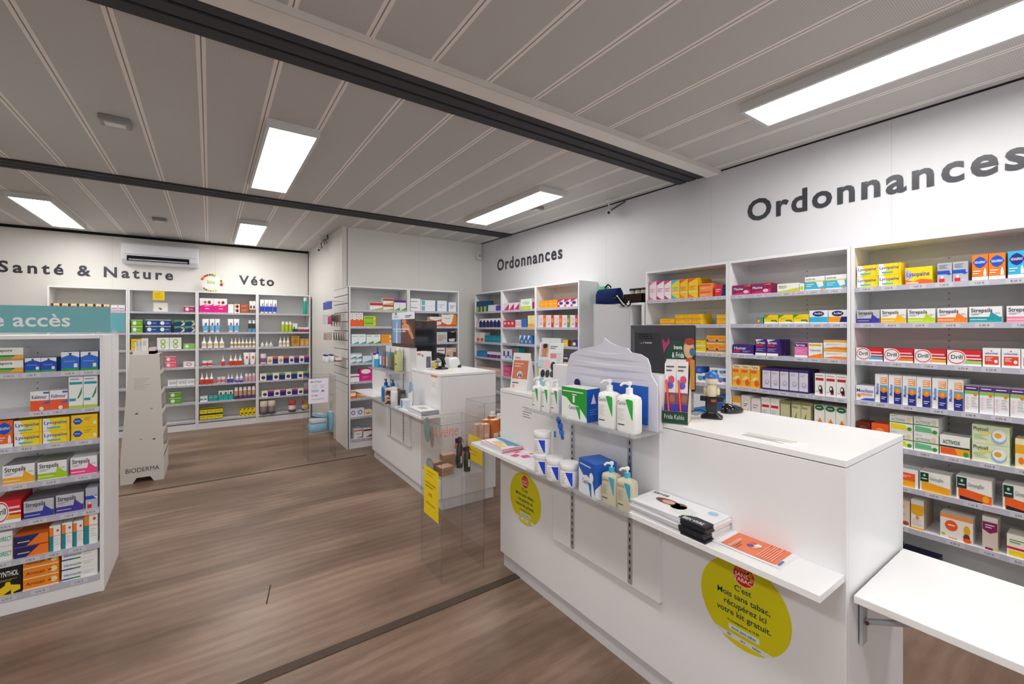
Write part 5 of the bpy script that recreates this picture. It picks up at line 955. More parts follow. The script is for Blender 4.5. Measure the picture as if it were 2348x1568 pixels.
# ------------------------------------------------------------------ goods on the clear shelves of the near counter
def pump(loc, w, d, h, body, pumpc, tri, label, grp, lab=True, small=False, rz=-math.pi / 2 + .08, liquid=False, txt='333a44'):
    o = thing('lotion_bottle', label, 'bottle', loc, rz, grp); hb = h * .74
    q = MB('liquid' if liquid else 'plastic'); q.rbox([(.9, .9, 0), (1, 1, .01), (1, 1, hb * .86), (.93, .9, hb * .95), (.6, .6, hb), (.3, .45, hb * 1.01), (.28, .42, hb * 1.04)], body, w, d, n=32)
    y = -d / 2 - .0006
    if lab:
        q.text('CeraVe', (-w * .4, y, hb * .74), (1, 0, 0), (0, 0, 1), hb * .1, txt, maxw=w * .42)
        q.poly([(w * .0, y, hb * .88), (w * .1, y, hb * .91), (w * .34, y, hb * .89), (w * .37, y, hb * .84), (w * .36, y, hb * .36), (w * .32, y, hb * .38)], tri)
        for k in range(7): z = hb * (.62 - k * .045); q.poly([(-w * .38, y, z), (-w * (.05 + .05 * (k % 3)), y, z), (-w * (.05 + .05 * (k % 3)), y, z + hb * .014), (-w * .38, y, z + hb * .014)], 'c2d2be' if tri == '2fae4a' else 'a89878')
        q.poly([(-w * .38, y, hb * .2), (-w * .05, y, hb * .2), (-w * .05, y, hb * .23), (-w * .38, y, hb * .23)], '4a4e54')
    q.build('bottle_body', o)
    r0 = w * .15
    q = MB('plastic'); q.lathe([(r0, hb * 1.02), (r0, hb * 1.17), (r0 * .9, hb * 1.18)], pumpc, n=16); q.build('collar', o)
    q = MB('plastic'); q.lathe([(r0 * .35, hb * 1.17), (r0 * .35, hb * 1.25), (r0 * .7, hb * 1.26), (r0 * .72, h - .002), (r0 * .5, h)], 'f2f2f2', n=14)
    q.tube([(0, 0, h - .008), (-w * .22, -d * .2, h - .008), (-w * .34, -d * .3, h - .018)], .005, 'f2f2f2'); q.build('pump_head', o)
ZU = 1.0856; ZL = .7726
pump((1.36, 1.245, ZU), .092, .052, .2, 'f2f2f0', 'f2f2f2', '2fae4a', 'white pump bottle with green tick on the upper clear shelf, by the carton', 'white pump bottles with green tick')
pump((1.36, 1.142, ZU), .092, .052, .2, 'f2f2f0', 'f2f2f2', '2fae4a', 'white pump bottle with green tick at the near end of upper clear shelf', 'white pump bottles with green tick')
for k, y in enumerate((1.715, 1.655, 1.597)):
    pump((1.355 + .012 * k, y, ZU), .055, .045, .165, 'f0f0ee', 'f4f4f4', '2fae4a', '%s small white foam pump bottle with green tick, upper clear shelf' % ORD[k], 'small foam pump bottles')
def lcarton(loc, w, d, h, rz, label, front, side, items, sitems, top='eef0f0'):
    q = MB('card'); q.box(-w / 2, -d / 2, 0, w / 2, d / 2, h, front, side=side, top=top); Face(q, -w / 2, w, 0, h, -d / 2 - .0002).draw(items)
    if sitems:
        F2 = MB('card'); Face(F2, -d / 2, d, 0, h, 0).draw(sitems); n0 = len(q.v); q.v += [(w / 2 + .0003 - y, x, z) for x, y, z in F2.v]
        q.f += [tuple(i + n0 for i in f) for f in F2.f]; q.c += F2.c; q.m += F2.m; q.sm += F2.sm
    o = q.build('gift_carton', None, loc, rz); tag(o, label, 'box')
lcarton((1.372, 1.43, ZU), .152, .085, .145, -math.pi / 2 + .06, 'green and blue skincare carton on the upper clear shelf', '2a9a34', '1f55b8', [p([(0, 0), (1, 0), (1, .12), (.7, .45), (.4, .5), (.2, .68), (0, .72)], 'eef2ee'), m(.05, .82, .95, .92, 1, 'c8e8c8'), t('CeraVe', .3, .34, .11, '4a6a90', .34), p([(.58, .44), (.74, .44), (.76, .08), (.72, .08)], '2fae4a'), r(.46, .55, .54, .76, 'eef2ee'), r(.44, .78, .62, .81, 'eef2ee')], [p([(.3, .55), (.7, .55), (.5, .85)], 'e8eef4'), m(.2, .2, .8, .4, 3, '6a9ae0')])
lcarton((1.39, 1.343, ZL), .125, .11, .15, -math.pi / 2 - .2, 'blue and white skincare carton on the lower clear shelf', '1f58b8', '2460bc', [p([(0, 0), (1, 0), (1, .1), (.85, .5), (.5, .6), (.3, .55), (0, .74)], 'e8eaf2'), m(.08, .8, .8, .9, 1, 'c8d8f4'), t('CeraVe', .25, .34, .12, '3a5a8a', .4), p([(.6, .42), (.78, .42), (.8, .04), (.74, .04)], '1f7ac0'), e(.8, .6, .12, .13, 'eef0f4')], [p([(0, 0), (1, 0), (1, .35), (.6, .2), (.4, .5), (0, .3)], 'eef0f2')], top='2a68c4')
for k, y in enumerate((1.232, 1.15)):
    pump((1.358, y, ZL), .078, .045, .175, 'e6dfc4', '3ab4d8', '3ab8dc', ('sand-coloured pump bottle with turquoise collar beside the blue carton', 'sand-coloured pump bottle with turquoise collar by the magazine stack')[k], 'sand-coloured pump bottles', liquid=True, txt='5a4a34')
def cream_jar(loc, label, rz=-math.pi / 2 + .5):
    o = thing('cream_jar', label, 'jar', loc, rz, 'white jars with blue tick'); rr, h = .042, .105
    q = MB('plastic'); q.lathe([(rr * .96, 0), (rr, .004), (rr, h * .7), (rr * .97, h * .72)], 'eeeeef', n=32)
    for k in range(9):                       # blue tick printed round the curve
        a = -math.pi / 2 - .08 + k * .085; b = a + .085; R2 = rr + .0006; zt, zb = h * .66, h * (.66 - .075 * (k + .5) if k < 7 else .08)
        q.poly([(R2 * math.cos(a), R2 * math.sin(a), zb), (R2 * math.cos(b), R2 * math.sin(b), max(h * .08, zb - h * .06)), (R2 * math.cos(b), R2 * math.sin(b), zt), (R2 * math.cos(a), R2 * math.sin(a), zt)], '1a46d0')
    for k in range(5):
        for s_ in range(4):
            a = -math.pi / 2 - .62 + s_ * .13; b = a + .13; R2 = rr + .0006; z = h * (.58 - .1 * k)
            if s_ == 3 and k % 2: continue
            q.poly([(R2 * math.cos(a), R2 * math.sin(a), z), (R2 * math.cos(b), R2 * math.sin(b), z), (R2 * math.cos(b), R2 * math.sin(b), z + .003), (R2 * math.cos(a), R2 * math.sin(a), z + .003)], 'b0b4c4')
    q.build('jar_body', o)
    q = MB('plastic'); q.lathe([(rr * 1.03, h * .73), (rr * 1.05, h * .74), (rr * 1.05, h * .96), (rr, h), (0, h)], 'f2f2f2', n=32); q.build('lid', o)
cream_jar((1.362, 1.69, ZL), 'white jar with blue tick, bottom one of the stacked pair')
cream_jar((1.362, 1.69, ZL + .1055), 'white jar with blue tick, stacked on top of another jar')
cream_jar((1.362, 1.592, ZL), 'white jar with blue tick between the stacked pair and the other single jar')
cream_jar((1.362, 1.494, ZL), 'white jar with blue tick next to the blue and white carton')
# cream-swirl display card with its blue label
def swirl():
    o = thing('display_card', 'lilac cardboard cream-swirl display card on the upper clear shelf', 'display', (1.448, 0, ZU), 0)
    px = [(1300, 960), (1298, 868), (1302, 830), (1308, 812), (1330, 800), (1362, 794), (1382, 787), (1385, 774), (1398, 785), (1420, 795), (1438, 798), (1447, 808), (1468, 812), (1484, 822), (1490, 838), (1493, 860), (1500, 872), (1507, 885), (1508, 985)]
    pts = [at(a, b, 'x', 1.448) for a, b in px]; pts = [(q.y, max(q.z - ZU, 0)) for q in pts]; pts[0] = (pts[0][0], 0); pts[-1] = (pts[-1][0], 0)
    q = MB('card'); n = len(pts)
    q.poly([(0, y, z) for y, z in pts], 'cfcedb'); q.poly([(.006, y, z) for y, z in pts[::-1]], 'c4c3cf')
    for i in range(n):
        (a, b), (c, d) = pts[i], pts[(i + 1) % n]; q.poly([(0, a, b), (.006, a, b), (.006, c, d), (0, c, d)], 'dad9e4')
    for a, b, h, c in (((1312, 812), (1478, 830), 5, 'b9b8c8'), ((1304, 835), (1490, 856), 6, 'b6b5c6'), ((1340, 802), (1445, 812), 4, 'dedde8'), ((1306, 824), (1486, 843), 5, 'dfdeea'), ((1300, 852), (1494, 874), 5, 'bcbbca')):
        A, B = at(*a, 'x', 1.448), at(*b, 'x', 1.448); hh = h * .0026
        q.poly([(-.0006, A.y, A.z - ZU), (-.0006, (A.y + B.y) / 2, (A.z + B.z) / 2 - ZU - .012), (-.0006, B.y, B.z - ZU), (-.0006, (A.y + B.y) / 2, (A.z + B.z) / 2 - ZU - .012 + hh)], c)
    q.build('card_board', o)
    A, B = at(1402, 876, 'x', 1.44), at(1484, 890, 'x', 1.44); q = MB('card'); q.box(-.008, B.y, .02, -.002, A.y, A.z - ZU, '2058b4'); q.build('blue_label', o)
    A = at(1322, 878, 'x', 1.44); q = MB('card'); q.lathe([(.02, -.001), (.02, .001)], '1c2050', n=18); q.v = [(z - .004, x + A.y, y + A.z - ZU) for x, y, z in q.v]; q.build('dark_disc', o)
swirl()
def hang_strip():
    P = at(1283, 948, 'x', 1.318); o = thing('hanging_strip', 'clear strip with blue figure hanging from the upper clear shelf', 'strip', (1.316, P.y, 1.03))
    q = MB('acrylic_shelf'); q.box(0, -.045, -.045, .001, .045, .075, 'wht'); q.build('clear_sheet', o)
    q = MB('card')
    for a, b, s_, c in ((.012, .045, .016, '2a5ab8'), (.0, .02, .018, '2a62c0'), (-.008, -.008, .016, '3a70d0'), (-.014, -.03, .01, '2a62c0')): q.lathe([(s_, -.001), (s_, .001)], c, n=14, c=(a, b, 0))
    q.v = [(z - .002, x - .01, y) for x, y, z in q.v]; q.box(-.002, .022, -.04, -.001, .034, -.012, '3a6ac0'); q.build('blue_figure', o)
hang_strip()

# ------------------------------------------------------------------ things on the worktops
ZW = 1.1155
def brush_display():
    o = thing('toothbrush_display', 'dark green counter display full of toothbrush packs on the near worktop', 'display', (1.494, 1.088, ZW), -math.radians(63))
    w, d = .096, .12                                     # origin at the front left foot; x to the right, y to the back
    q = MB('card'); q.box(0, 0, 0, w, .003, .05, '1d4436', top='e0d0bc'); q.poly([(0, d, .26), (0, d, 0), (0, 0, 0), (0, 0, .05)], '2a5a48'); q.poly([(w, 0, .05), (w, 0, 0), (w, d, 0), (w, d, .26)], 'dcc8b0'); q.box(0, d, 0, w, d + .003, .26, '17382c'); q.box(0, 0, 0, w, d, .003, 'c8b8a0')
    q.box(w - .002, d - .03, .13, w + .016, d - .024, .25, 'c08838'); q.build('tray', o)
    q = MB('card'); q.text('Frida Kahlo', (.008, -.0006, .02), (1, 0, 0), (0, 0, 1), .018, 'd8e0d4', maxw=.075); q.build('tray_lettering', o)
    q = MB('card'); q.box(.0, d - .004, .24, w, d, .325, '1d4436'); f = Face(q, 0, w, .24, .085, d - .0045)
    f.draw([t('Inava', .3, .62, .2, 'e8ece4', .34), t('& Frida', .22, .2, .26, 'e0e8e0', .5), e(.92, .62, .22, .46, 'c8a878'), e(.92, .72, .14, .26, 'dca888'), e(.94, 1.0, .2, .18, '9a3a2a'), e(1.06, .5, .12, .2, '3a6a8a'), e(.96, .02, .16, .2, 'd0483a'), p([(-.12, .4), (-.2, 1.15), (-.02, .9), (.1, 1.2), (.12, .9), (.0, .7)], 'a82a68')]); q.build('header_card', o)
    for k in range(6):
        c, rr = k % 2, k // 2; x = .026 + c * .045 - rr * .003; y = .014 + rr * .036
        b = thing('toothbrush_pack', ('%s toothbrush blister pack in the green display, %s column' % (['front', 'middle', 'rear'][rr], ['first', 'second'][c])), 'toothbrush', (0, 0, 0), 0, 'toothbrush packs in the green display')
        b.matrix_world = o.matrix_basis @ Matrix.Translation((x, y, .0045)) @ Matrix.Rotation(-.1 - .01 * rr, 4, 'X')
        q = MB('card'); q.box(-.022, 0, 0, .022, .004, .235 + .006 * rr, 'e4dcdc'); f = Face(q, -.022, .044, 0, .235, -.0004)
        f.draw([r(0, 0, 1, .42, '4438a8'), r(0, .3, 1, .5, '7a506a'), e(.62, .72, .26, .07, 'c8506a'), e(.5, .62, .3, .06, '5a5ac0'), e(.7, .4, .26, .07, '9a6a58'), m(.15, .84, .9, .97, 2, '5a5a64'), r(.3, .03, .5, .26, '5a48b8')]); q.build('backing_card', b)
        q = MB('plastic'); q.tube([(-.012, -.006, .17), (-.008, -.006, .1), (0, -.006, .01)], .004, 'f0502a'); q.box(-.017, -.009, .165, -.007, -.003, .185, 'd8e0f0'); q.build('toothbrush', b)
brush_display()
def monitor(loc, rz, label, w, h, deep, txt=False):
    o = thing('monitor', label, 'monitor', loc, rz)          # local -y looks at the customer: the back of the screen
    q = MB('plastic'); q.box(-w / 2, .0, .07, w / 2, .02, .07 + h, '17171a'); q.build('screen_panel', o, bevel=.004)
    q = MB('plastic'); A = [(-w / 2, 0, .08), (w / 2, 0, .08), (w / 2, 0, .07 + h), (-w / 2, 0, .07 + h)]; B = [(-w * .3, -deep, .14), (w * .12, -deep, .14), (w * .12, -deep, h * 1.1), (-w * .3, -deep, h * 1.1)]
    q.loft([A, B], '323237', smooth=False); q.build('rear_housing', o)
    q = MB('gloss'); q.box(-w / 2 + .012, .0202, .085, w / 2 - .012, .0206, .06 + h, '101218'); q.build('screen', o)
    if txt: q = MB('plastic'); q.text('DELL', (-w * .22, -deep - .001, h * 1.0), (1, 0, 0), (0, 0, 1), .026, '08080a', bold=True); q.text('-- / ====', (-w * .2, -deep - .001, h * .92), (1, 0, 0), (0, 0, 1), .012, 'e8e8e8', bold=True); q.build('back_lettering', o)
    q = MB('plastic'); q.box(-.03, -.03, .01, .03, .0, .2, '1b1b1e'); q.build('stand', o)
    q = MB('plastic'); q.box(-.1, -.07, 0, .1, .09, .012, '1b1b1e'); q.build('foot', o, bevel=.003)
monitor((1.915, 1.405, ZW), -math.pi / 2 + .1, 'large black monitor seen from behind on the near counter', .36, .325, .07, True)
def doll_scanner():
    P = at(1632, 957, 'z', ZW)
    o = thing('barcode_scanner', 'black barcode scanner cradle on the near worktop holding a blue-capped figurine', 'scanner', (P.x, P.y, ZW), -math.pi / 2 + .5)
    q = MB('plastic'); q.rbox([(1, 1, 0), (1, 1, .006), (.55, .5, .02), (.34, .4, .03)], '141416', .085, .08); q.build('foot', o)
    q = MB('plastic'); q.rbox([(.8, .8, .025), (1, 1, .04), (1, 1, .07), (.9, .9, .085)], '1a1a1d', .05, .045); q.box(-.045, -.012, .07, .045, .012, .09, '141416'); q.build('cradle', o)
    q = MB('plastic'); q.box(-.002, -.0255, .07, .016, -.022, .08, 'c83a34'); q.build('trigger_light', o)
    o2 = thing('figurine', 'small cream figurine with blue cap perched on the black scanner', 'figurine', (P.x, P.y, ZW + .0905), -math.pi / 2 + .3)
    q = MB('plastic'); q.lathe([(.018, 0), (.023, .01), (.022, .03), (.014, .046), (.012, .05)], 'cfc3a2', n=18); q.lathe([(.004, .048), (.018, .053), (.025, .066), (.023, .08), (.01, .092)], 'd6cbb0', n=18)
    q.lathe([(.0, 0), (.007, .004), (.008, .024), (.004, .032)], 'cfc3a2', (.026, -.004, .006), n=10); q.lathe([(.0, 0), (.007, .004), (.008, .024), (.004, .032)], 'c2b592', (-.026, -.004, .006), n=10); q.build('figure_body', o2)
    q = MB('plastic'); q.lathe([(.027, .079), (.029, .083), (.026, .094), (.015, .103), (.0, .106)], '2b63b4', n=18); q.build('cap', o2)
doll_scanner()
def mouse(P, rz, label):
    o = thing('computer_mouse', label, 'mouse', (P[0], P[1], ZW), rz)
    q = MB('gloss'); q.loft([[(.033 * s * sgn_pow(math.cos(a), .8), .056 * s * sgn_pow(math.sin(a), .8), z - .006 * math.sin(a) * (z > .02)) for a in [2 * math.pi * i / 24 for i in range(24)]] for s, z in ((.9, 0), (1, .006), (.97, .016), (.8, .028), (.45, .036))], '17171a'); q.build('shell', o)
    q = MB('plastic'); q.box(-.004, -.046, .024, .004, -.03, .034, 'c83030'); q.build('scroll_wheel', o)
P = at(1678, 945, 'z', ZW); mouse(P, -math.pi / 2 - .25, 'black computer mouse on the near worktop beside the figurine scanner')
q = MB('plastic'); q.tube([(1.82, 1.06, ZW + .004), (1.79, 1.11, ZW + .018), (1.75, 1.14, ZW + .006), (1.70, 1.135, ZW + .004)], .003, '2a2a2c'); tag(q.build('cable'), 'thin black cable on the near worktop between scanner and toothbrush display', 'cable')
# far counter
ZC2 = ZU
def poster():
    A, B = at(899, 800, 'x', 1.55), at(951, 800, 'x', 1.55); zt = at(925, 716, 'x', 1.55).z; w, h = A.y - B.y, zt - 1.3065
    o = thing('poster_card', 'blue and brown sun-care poster card standing on the far counter display panel', 'poster', (1.55, (A.y + B.y) / 2, 1.3065), -math.pi / 2)
    q = MB('card'); q.box(-w / 2, 0, 0, w / 2, .005, h, '4a342c'); f = Face(q, -w / 2, w, 0, h, -.0003)
    f.draw([r(0, .8, 1, 1, 'e8eaf0'), r(.02, .1, .42, .8, '7aa4d8'), p([(.42, .1), (.42, .72), (.55, .8), (.72, .78), (.9, .62), (1, .3), (.96, .12), (.7, .1)], '6a4434'), e(.56, .74, .1, .06, 'd08a5a'), p([(.46, .62), (.62, .7), (.78, .62), (.84, .5), (.66, .52), (.55, .42), (.5, .5)], 'd8966a'), p([(.7, .5), (.82, .56), (.98, .28), (.9, .24)], 'd08a60'), r(.05, .5, .78, .53, 'e8e0ec'), r(.1, .44, .66, .46, 'dfe4f2'), p([(.2, .1), (.22, .7), (.27, .75), (.28, .1)], 'e6dcd0'), r(.16, .88, .23, 1.0, '3a78c0'), m(.62, .84, .92, .92, 2, '2a4a8a'), e(.2, .9, .12, .04, 'c8d8ea')])
    q.build('printed_card', o)
poster()
def put(spec, name_, y, x, z, w, h, d, label, cat, grp=None, rz=-math.pi / 2):
    b, ks = spec['build'](w, h, d); o = b.build(name_, None, (x, y, z), rz)
    for kn, kb in ks: kb.build(kn, o)
    return tag(o, label, cat, grp)
for k, (y, c, c2) in enumerate(((4.44, '5a8ac0', 'e8e8f0'), (4.34, '8a5040', 'c08a6a'), (4.24, '4a9ac8', 'd8b090'), (4.14, '5a6a4a', 'a06a50'))):
    q = MB('card'); q.rbox([(1, .35, 0), (1, .9, .03), (1, .8, .12), (1, .2, .17)], c, .085, .035, n=20, e=.5); q.box(-.02, -.0182, .03, .015, -.017, .12, c2)
    tag(q.build('sachet', None, (1.46, y, ZC2), -math.pi / 2 + .2), '%s sun-care sachet on the far counter shelf, beside the pale yellow bottle' % ORD[k], 'sachet', 'sun-care sachets')
put(bottle('e9ecf0', '2a50a8', '3aa8e0', 'spray_bottle', 'spray', lc2='3aa8e0'), 'spray_bottle', 4.5, 1.43, ZC2, .075, .21, .06, 'white and sky blue spray bottle at the end of the far counter shelf', 'bottle')
def ybottle():
    o = thing('gel_bottle', 'pale yellow flat bottle with hanging hook on the far counter shelf', 'bottle', (1.46, 3.98, ZC2), -math.pi / 2 + .1)
    q = MB('liquid'); q.rbox([(.95, .9, 0), (1, 1, .01), (1, 1, .18), (.7, .8, .2)], 'dfe09a', .085, .045, n=28); q.box(-.02, -.0232, .06, .02, -.0228, .075, '8a8c50'); q.build('bottle_body', o)
    q = MB('plastic'); q.lathe([(.016, .195), (.016, .215), (.008, .22)], 'e8eee8', n=12); q.box(-.012, -.024, .16, .012, -.023, .19, '3aa0a0'); q.build('cap', o)
ybottle()
ZL2 = .7856
for k, (y, x) in enumerate(((4.235, 1.43), (4.15, 1.47))):
    put(bottle('1f7ab8', '1a5a9a', '1a6ab0', 'spray_bottle', 'pump', mat='gloss', lc2='2a8ac8'), 'spray_bottle', y, x, ZL, .095, .215, .07, ('front', 'rear')[k] + ' transparent blue spray bottle on the far counter ledge', 'bottle', 'blue spray bottles')
put(carton('c8a08a', [p([(0, 0), (.5, .1), (1, 0), (1, .3), (.4, .26)], '4a3028'), e(.5, .62, .4, .24, '7a4a38'), p([(0, .4), (.6, .5), (1, .36), (1, .46), (.4, .6), (0, .5)], 'e0c0a8'), e(.55, .78, .3, .1, '3a2822'), r(0, .9, 1, 1, 'e6d6c8')], side='8a6a58', top='e8e0d8'), 'product_box', 3.985, 1.37, ZL, .125, .155, .09, 'brown picture carton on the clear ledge of the far counter', 'box', None, -math.pi / 2 + .25)
put(bottle('eceef2', 'f2f2f2', 'e2e4ea', 'spray_can', 'cyl', lc2='d4d8e4'), 'spray_can', 3.86, 1.38, ZL, .07, .185, .06, 'white spray can beside the brown carton, far counter', 'can')
put(bottle('55585e', '3a3c40', '6a6e74', 'spray_can', 'cyl', lc2='6a6e74'), 'spray_can', 3.85, 1.46, ZL, .06, .15, .06, 'dark grey can behind the white spray can, far counter', 'can')
put(carton('dfe6ee', [r(.15, .1, .4, .9, '3a70c0'), m(.5, .3, .9, .7, 2, 'b8c4d4')], side='dfe6ee'), 'product_box', 3.7, 1.4, ZL2, .12, .075, .06, 'flat white and blue carton behind the magazines on far ledge', 'box')
def swing_tag():
    o = thing('oval_display', 'oval blue and white display card on a wire stand, far ledge', 'display', (1.44, 3.62, ZL2), -math.pi / 2)
    q = MB('card'); n = 20; pts = [(.06 * math.cos(2 * math.pi * i / n), .115 * math.sin(2 * math.pi * i / n) + .13) for i in range(n)]
    q.poly([(x, 0, z) for x, z in pts], 'e6eaf0'); q.poly([(x, .003, z) for x, z in pts[::-1]], 'd8dce4'); q.poly([(x * .8, -.0004, z) for x, z in pts if z > .13], '8ab0d8'); q.poly([(.025 * math.cos(i), -.0006, .11 + .03 * math.sin(i)) for i in (0, .8, 1.6, 2.4, 3.1, 3.9, 4.7, 5.5)], 'f4f4f6'); q.build('oval_card', o)
    q = MB('metal'); q.tube([(.03, .01, 0), (.032, .006, .08), (.0, .006, .16)], .003, '9a9aa0', n=6); q.tube([(-.03, .0, .002), (.03, .0, .002), (.03, .05, .002)], .003, '9a9aa0', n=6); q.build('wire_stand', o)
swing_tag()
def mtop2(q, w, h, th): tp(q, [(-.05, -.03), (.05, -.03), (.05, .03), (-.05, .03)], 'b8b8bc', 1)
mag_stack(3.55, 3.27, 1.39, 1.54, ZL2, 5, '%s grey-spined magazine in the stack on the far counter ledge', 'magazines on the far counter', mtop2, edge='9a9aa4')
q = MB('card'); q.box(-.05, -.07, 0, .05, .07, .002, 'e8ecec'); q.box(.0, -.06, .002, .045, -.02, .0024, 'e08a5a'); q.box(-.045, -.02, .002, -.0, .06, .0024, '5aa8b0')
tag(q.build('leaflet', None, (1.43, 3.72, ZL2), .4), 'white leaflet with orange and teal blocks, far ledge', 'leaflet')
monitor((1.74, 4.03, 1.093), -math.pi / 2 - 1.0, 'black monitor turned edge-on on the far counter', .42, .40, .06)
q = MB('card'); q.box(-.055, -.04, 0, .055, .04, .165, 'e8e8ea'); q.box(-.045, -.0404, .13, .0, -.0402, .15, 'd08a88'); q.box(.01, -.0404, .12, .03, -.0402, .14, '8a8a90'); q.box(.0551, -.03, .02, .0553, .03, .12, '6a6a70')
tag(q.build('card_box', None, (1.60, 3.70, ZW), -math.pi / 2 + .4), 'upright white printed box on the far worktop beside the scanner', 'box')
def scanner2():
    P = at(1013, 846, 'z', ZW); o = thing('barcode_scanner', 'black barcode scanner on a stand on the far worktop', 'scanner', (P.x, P.y, ZW), -math.pi / 2 + .3)
    q = MB('plastic'); q.rbox([(1, 1, 0), (1, 1, .008), (.5, .5, .02), (.4, .4, .05)], '141416', .1, .09); q.build('foot', o)
    q = MB('plastic'); q.tube([(0, .03, .04), (0, .01, .09), (0, -.03, .12)], .018, '161618', n=12); q.tube([(0, .02, .115), (0, -.05, .13)], .027, '1a1a1c', n=14); q.build('head', o)
    q = MB('plastic'); q.box(-.012, -.03, .03, .012, -.02, .06, 'e8e8e8'); q.build('label_patch', o)
scanner2()
def printer2():
    o = thing('receipt_printer', 'white rounded receipt printer behind the far scanner', 'printer', (1.9, 3.77, ZW), -math.pi / 2 + .2)
    q = MB('plastic'); q.rbox([(1, 1, 0), (1, 1, .05), (.9, .85, .085), (.6, .6, .1)], 'e6e7e8', .16, .14); q.build('casing', o)
    q = MB('plastic'); q.box(-.05, -.03, .098, .05, .01, .101, '8a8c90'); q.build('paper_slot', o)
printer2()
q = MB('plastic'); q.lathe([(.012, 0), (.016, .02), (.01, .05), (.0, .06)], 'ecc81e', n=12); q.lathe([(0, .02), (.012, .03), (.008, .045), (0, .05)], 'ecc81e', (.018, 0, 0), n=10)
tag(q.build('toy_figure', None, (1.74, 3.78, ZW), 0), 'small yellow toy behind the scanner on the far worktop', 'toy')
P = at(1045, 842, 'z', ZW); mouse(P, -math.pi / 2 - .5, 'black computer mouse at the back of the far worktop')
q = MB('card'); q.box(-.03, -.03, 0, .03, .03, .0012, 'e8e49a'); P = at(1020, 850, 'z', ZW); tag(q.build('sticky_note', None, (P.x + .06, P.y - .02, ZW), .4), 'pale yellow sticky note on the far worktop near the scanner', 'note')

# ------------------------------------------------------------------ clear acrylic floor stands
def stand(x, y, h, zs, label, paper=None, s=.29):
    o = thing('acrylic_stand', label, 'stand', (x, y, 0)); T = .004
    for b in ((0, 0, s, T), (0, s - T, s, s), (0, T, T, s - T), (s - T, T, s, s - T)):
        q = MB('acrylic'); q.box(b[0], b[1], 0, b[2], b[3], h, 'wht'); q.f.pop(); q.f.pop(); q.c = q.c[:4]; q.m = q.m[:4]; q.sm = q.sm[:4]; q.build('clear_wall', o)
    q = MB('acrylic_edge'); E_ = .0045
    for cx_, cy_ in ((0, 0), (s, 0), (0, s), (s, s)): q.box(cx_ - .0018, cy_ - .0018, 0, cx_ + .0018, cy_ + .0018, h, 'wht')
    for z in (h - .004,):
        q.box(0, -.001, z, s, .0045, z + .004, 'wht'); q.box(0, s - .0045, z, s, s + .001, z + .004, 'wht'); q.box(-.001, 0, z, .0045, s, z + .004, 'wht'); q.box(s - .0045, 0, z, s + .001, s, z + .004, 'wht')
    q.build('edges', o)
    q = MB('acrylic_shelf'); q.box(T, T, zs - .005, s - T, s - T, zs, 'wht'); q.build('shelf_plate', o)
    return o
sx, sy = 1.112, 2.322
stand(sx, sy, .925, .605, 'clear acrylic floor stand with orange-capped dark bottles, nearest the near counter')
def yel(loc, rz, w, h, label, items, c='f4d708'): return sheet('paper_sign', label, 'sign', Matrix.Translation(loc) @ Matrix.Rotation(rz, 4, 'Z'), w, h, c, items, .001)
A, B = at(971, 1060, 'x', sx - .006), at(1004, 1060, 'x', sx - .006); zt, zb = at(988, 1075, 'x', sx - .006).z, at(988, 1188, 'x', sx - .006).z
yel((sx - .0025, (A.y + B.y) / 2, zb), -math.pi / 2, A.y - B.y, zt - zb, 'tall yellow price paper taped on the side of the stand with dark bottles', [m(.2, .8, .8, .94, 2, 'c8a808'), m(.12, .56, .9, .7, 2, 'a08a10'), t('-50%', .3, .42, .07, 'e07820', .4), m(.15, .2, .85, .3, 1, 'c8a808')])
def script(o_x, y, z, txt, h, c, label, rz=0, maxw=None):
    q = MB('card'); q.text(txt, (0, 0, 0), (1, 0, 0), (.18, 0, 1), h, c, maxw=maxw); tag(q.build('printed_word', None, (o_x, y, z), rz), label, 'lettering')
def avene_back():
    q = MB('card'); s = .29
    o = thing('back_print', 'printed insert with red script standing at the back of the acrylic stand', 'insert', (sx + .008, sy + s - .008, .606))
    q = MB('acrylic'); q.box(0, 0, 0, s - .016, .001, .3, 'wht'); q.build('clear_sheet', o)
    q = MB('card'); q.text('Avène', (.05, -.0006, .17), (1, 0, 0), (.2, 0, 1), .075, 'dc8878', maxw=.2); q.build('red_script', o)
avene_back()
def avene_side():
    o = thing('back_print', 'grey oval artwork insert inside the side of the acrylic stand', 'insert', (sx + .0052, sy + .27, .62), -math.pi / 2)
    q = MB('card'); n = 18
    for cx_, cz_, rx, rz_, c in ((.06, .24, .05, .08, '8fa3a6'), (.1, .03, .055, .04, '7d9a9c'), (.13, .21, .03, .07, '9c9490')): q.poly([(cx_ + rx * math.cos(2 * math.pi * i / n), 0, cz_ + rz_ * math.sin(2 * math.pi * i / n)) for i in range(n)], c)
    q.poly([(.1 + .045 * math.cos(2 * math.pi * i / n), -.0004, .03 + .03 * math.sin(2 * math.pi * i / n)) for i in range(n)], 'a8babc'); q.build('artwork', o)
avene_side()
ZA = .6055
def tanbox(x, y, z, w, d, h, rz, label):
    q = MB('card'); q.box(-w / 2, -d / 2, 0, w / 2, d / 2, h, 'a07a60', top='c8a084', side='8a664e'); Face(q, -w / 2, w, 0, h, -d / 2 - .0002).draw([m(.1, .3, .9, .7, 3, '7a5844')]); tag(q.build('soap_box', None, (x, y, z), rz), label, 'box')
tanbox(sx + .06, sy + .2, ZA, .075, .06, .05, .2, 'tan carton at the back corner of the acrylic stand shelf')
tanbox(sx + .065, sy + .085, ZA, .085, .07, .05, .1, 'tan carton at the front corner of the acrylic stand shelf')
tanbox(sx + .14, sy + .2, ZA, .085, .06, .085, -.1, 'taller tan carton in the middle of the acrylic stand shelf')
tanbox(sx + .23, sy + .235, ZA, .07, .05, .06, 0, 'tan carton behind the dark bottles on the acrylic stand shelf')
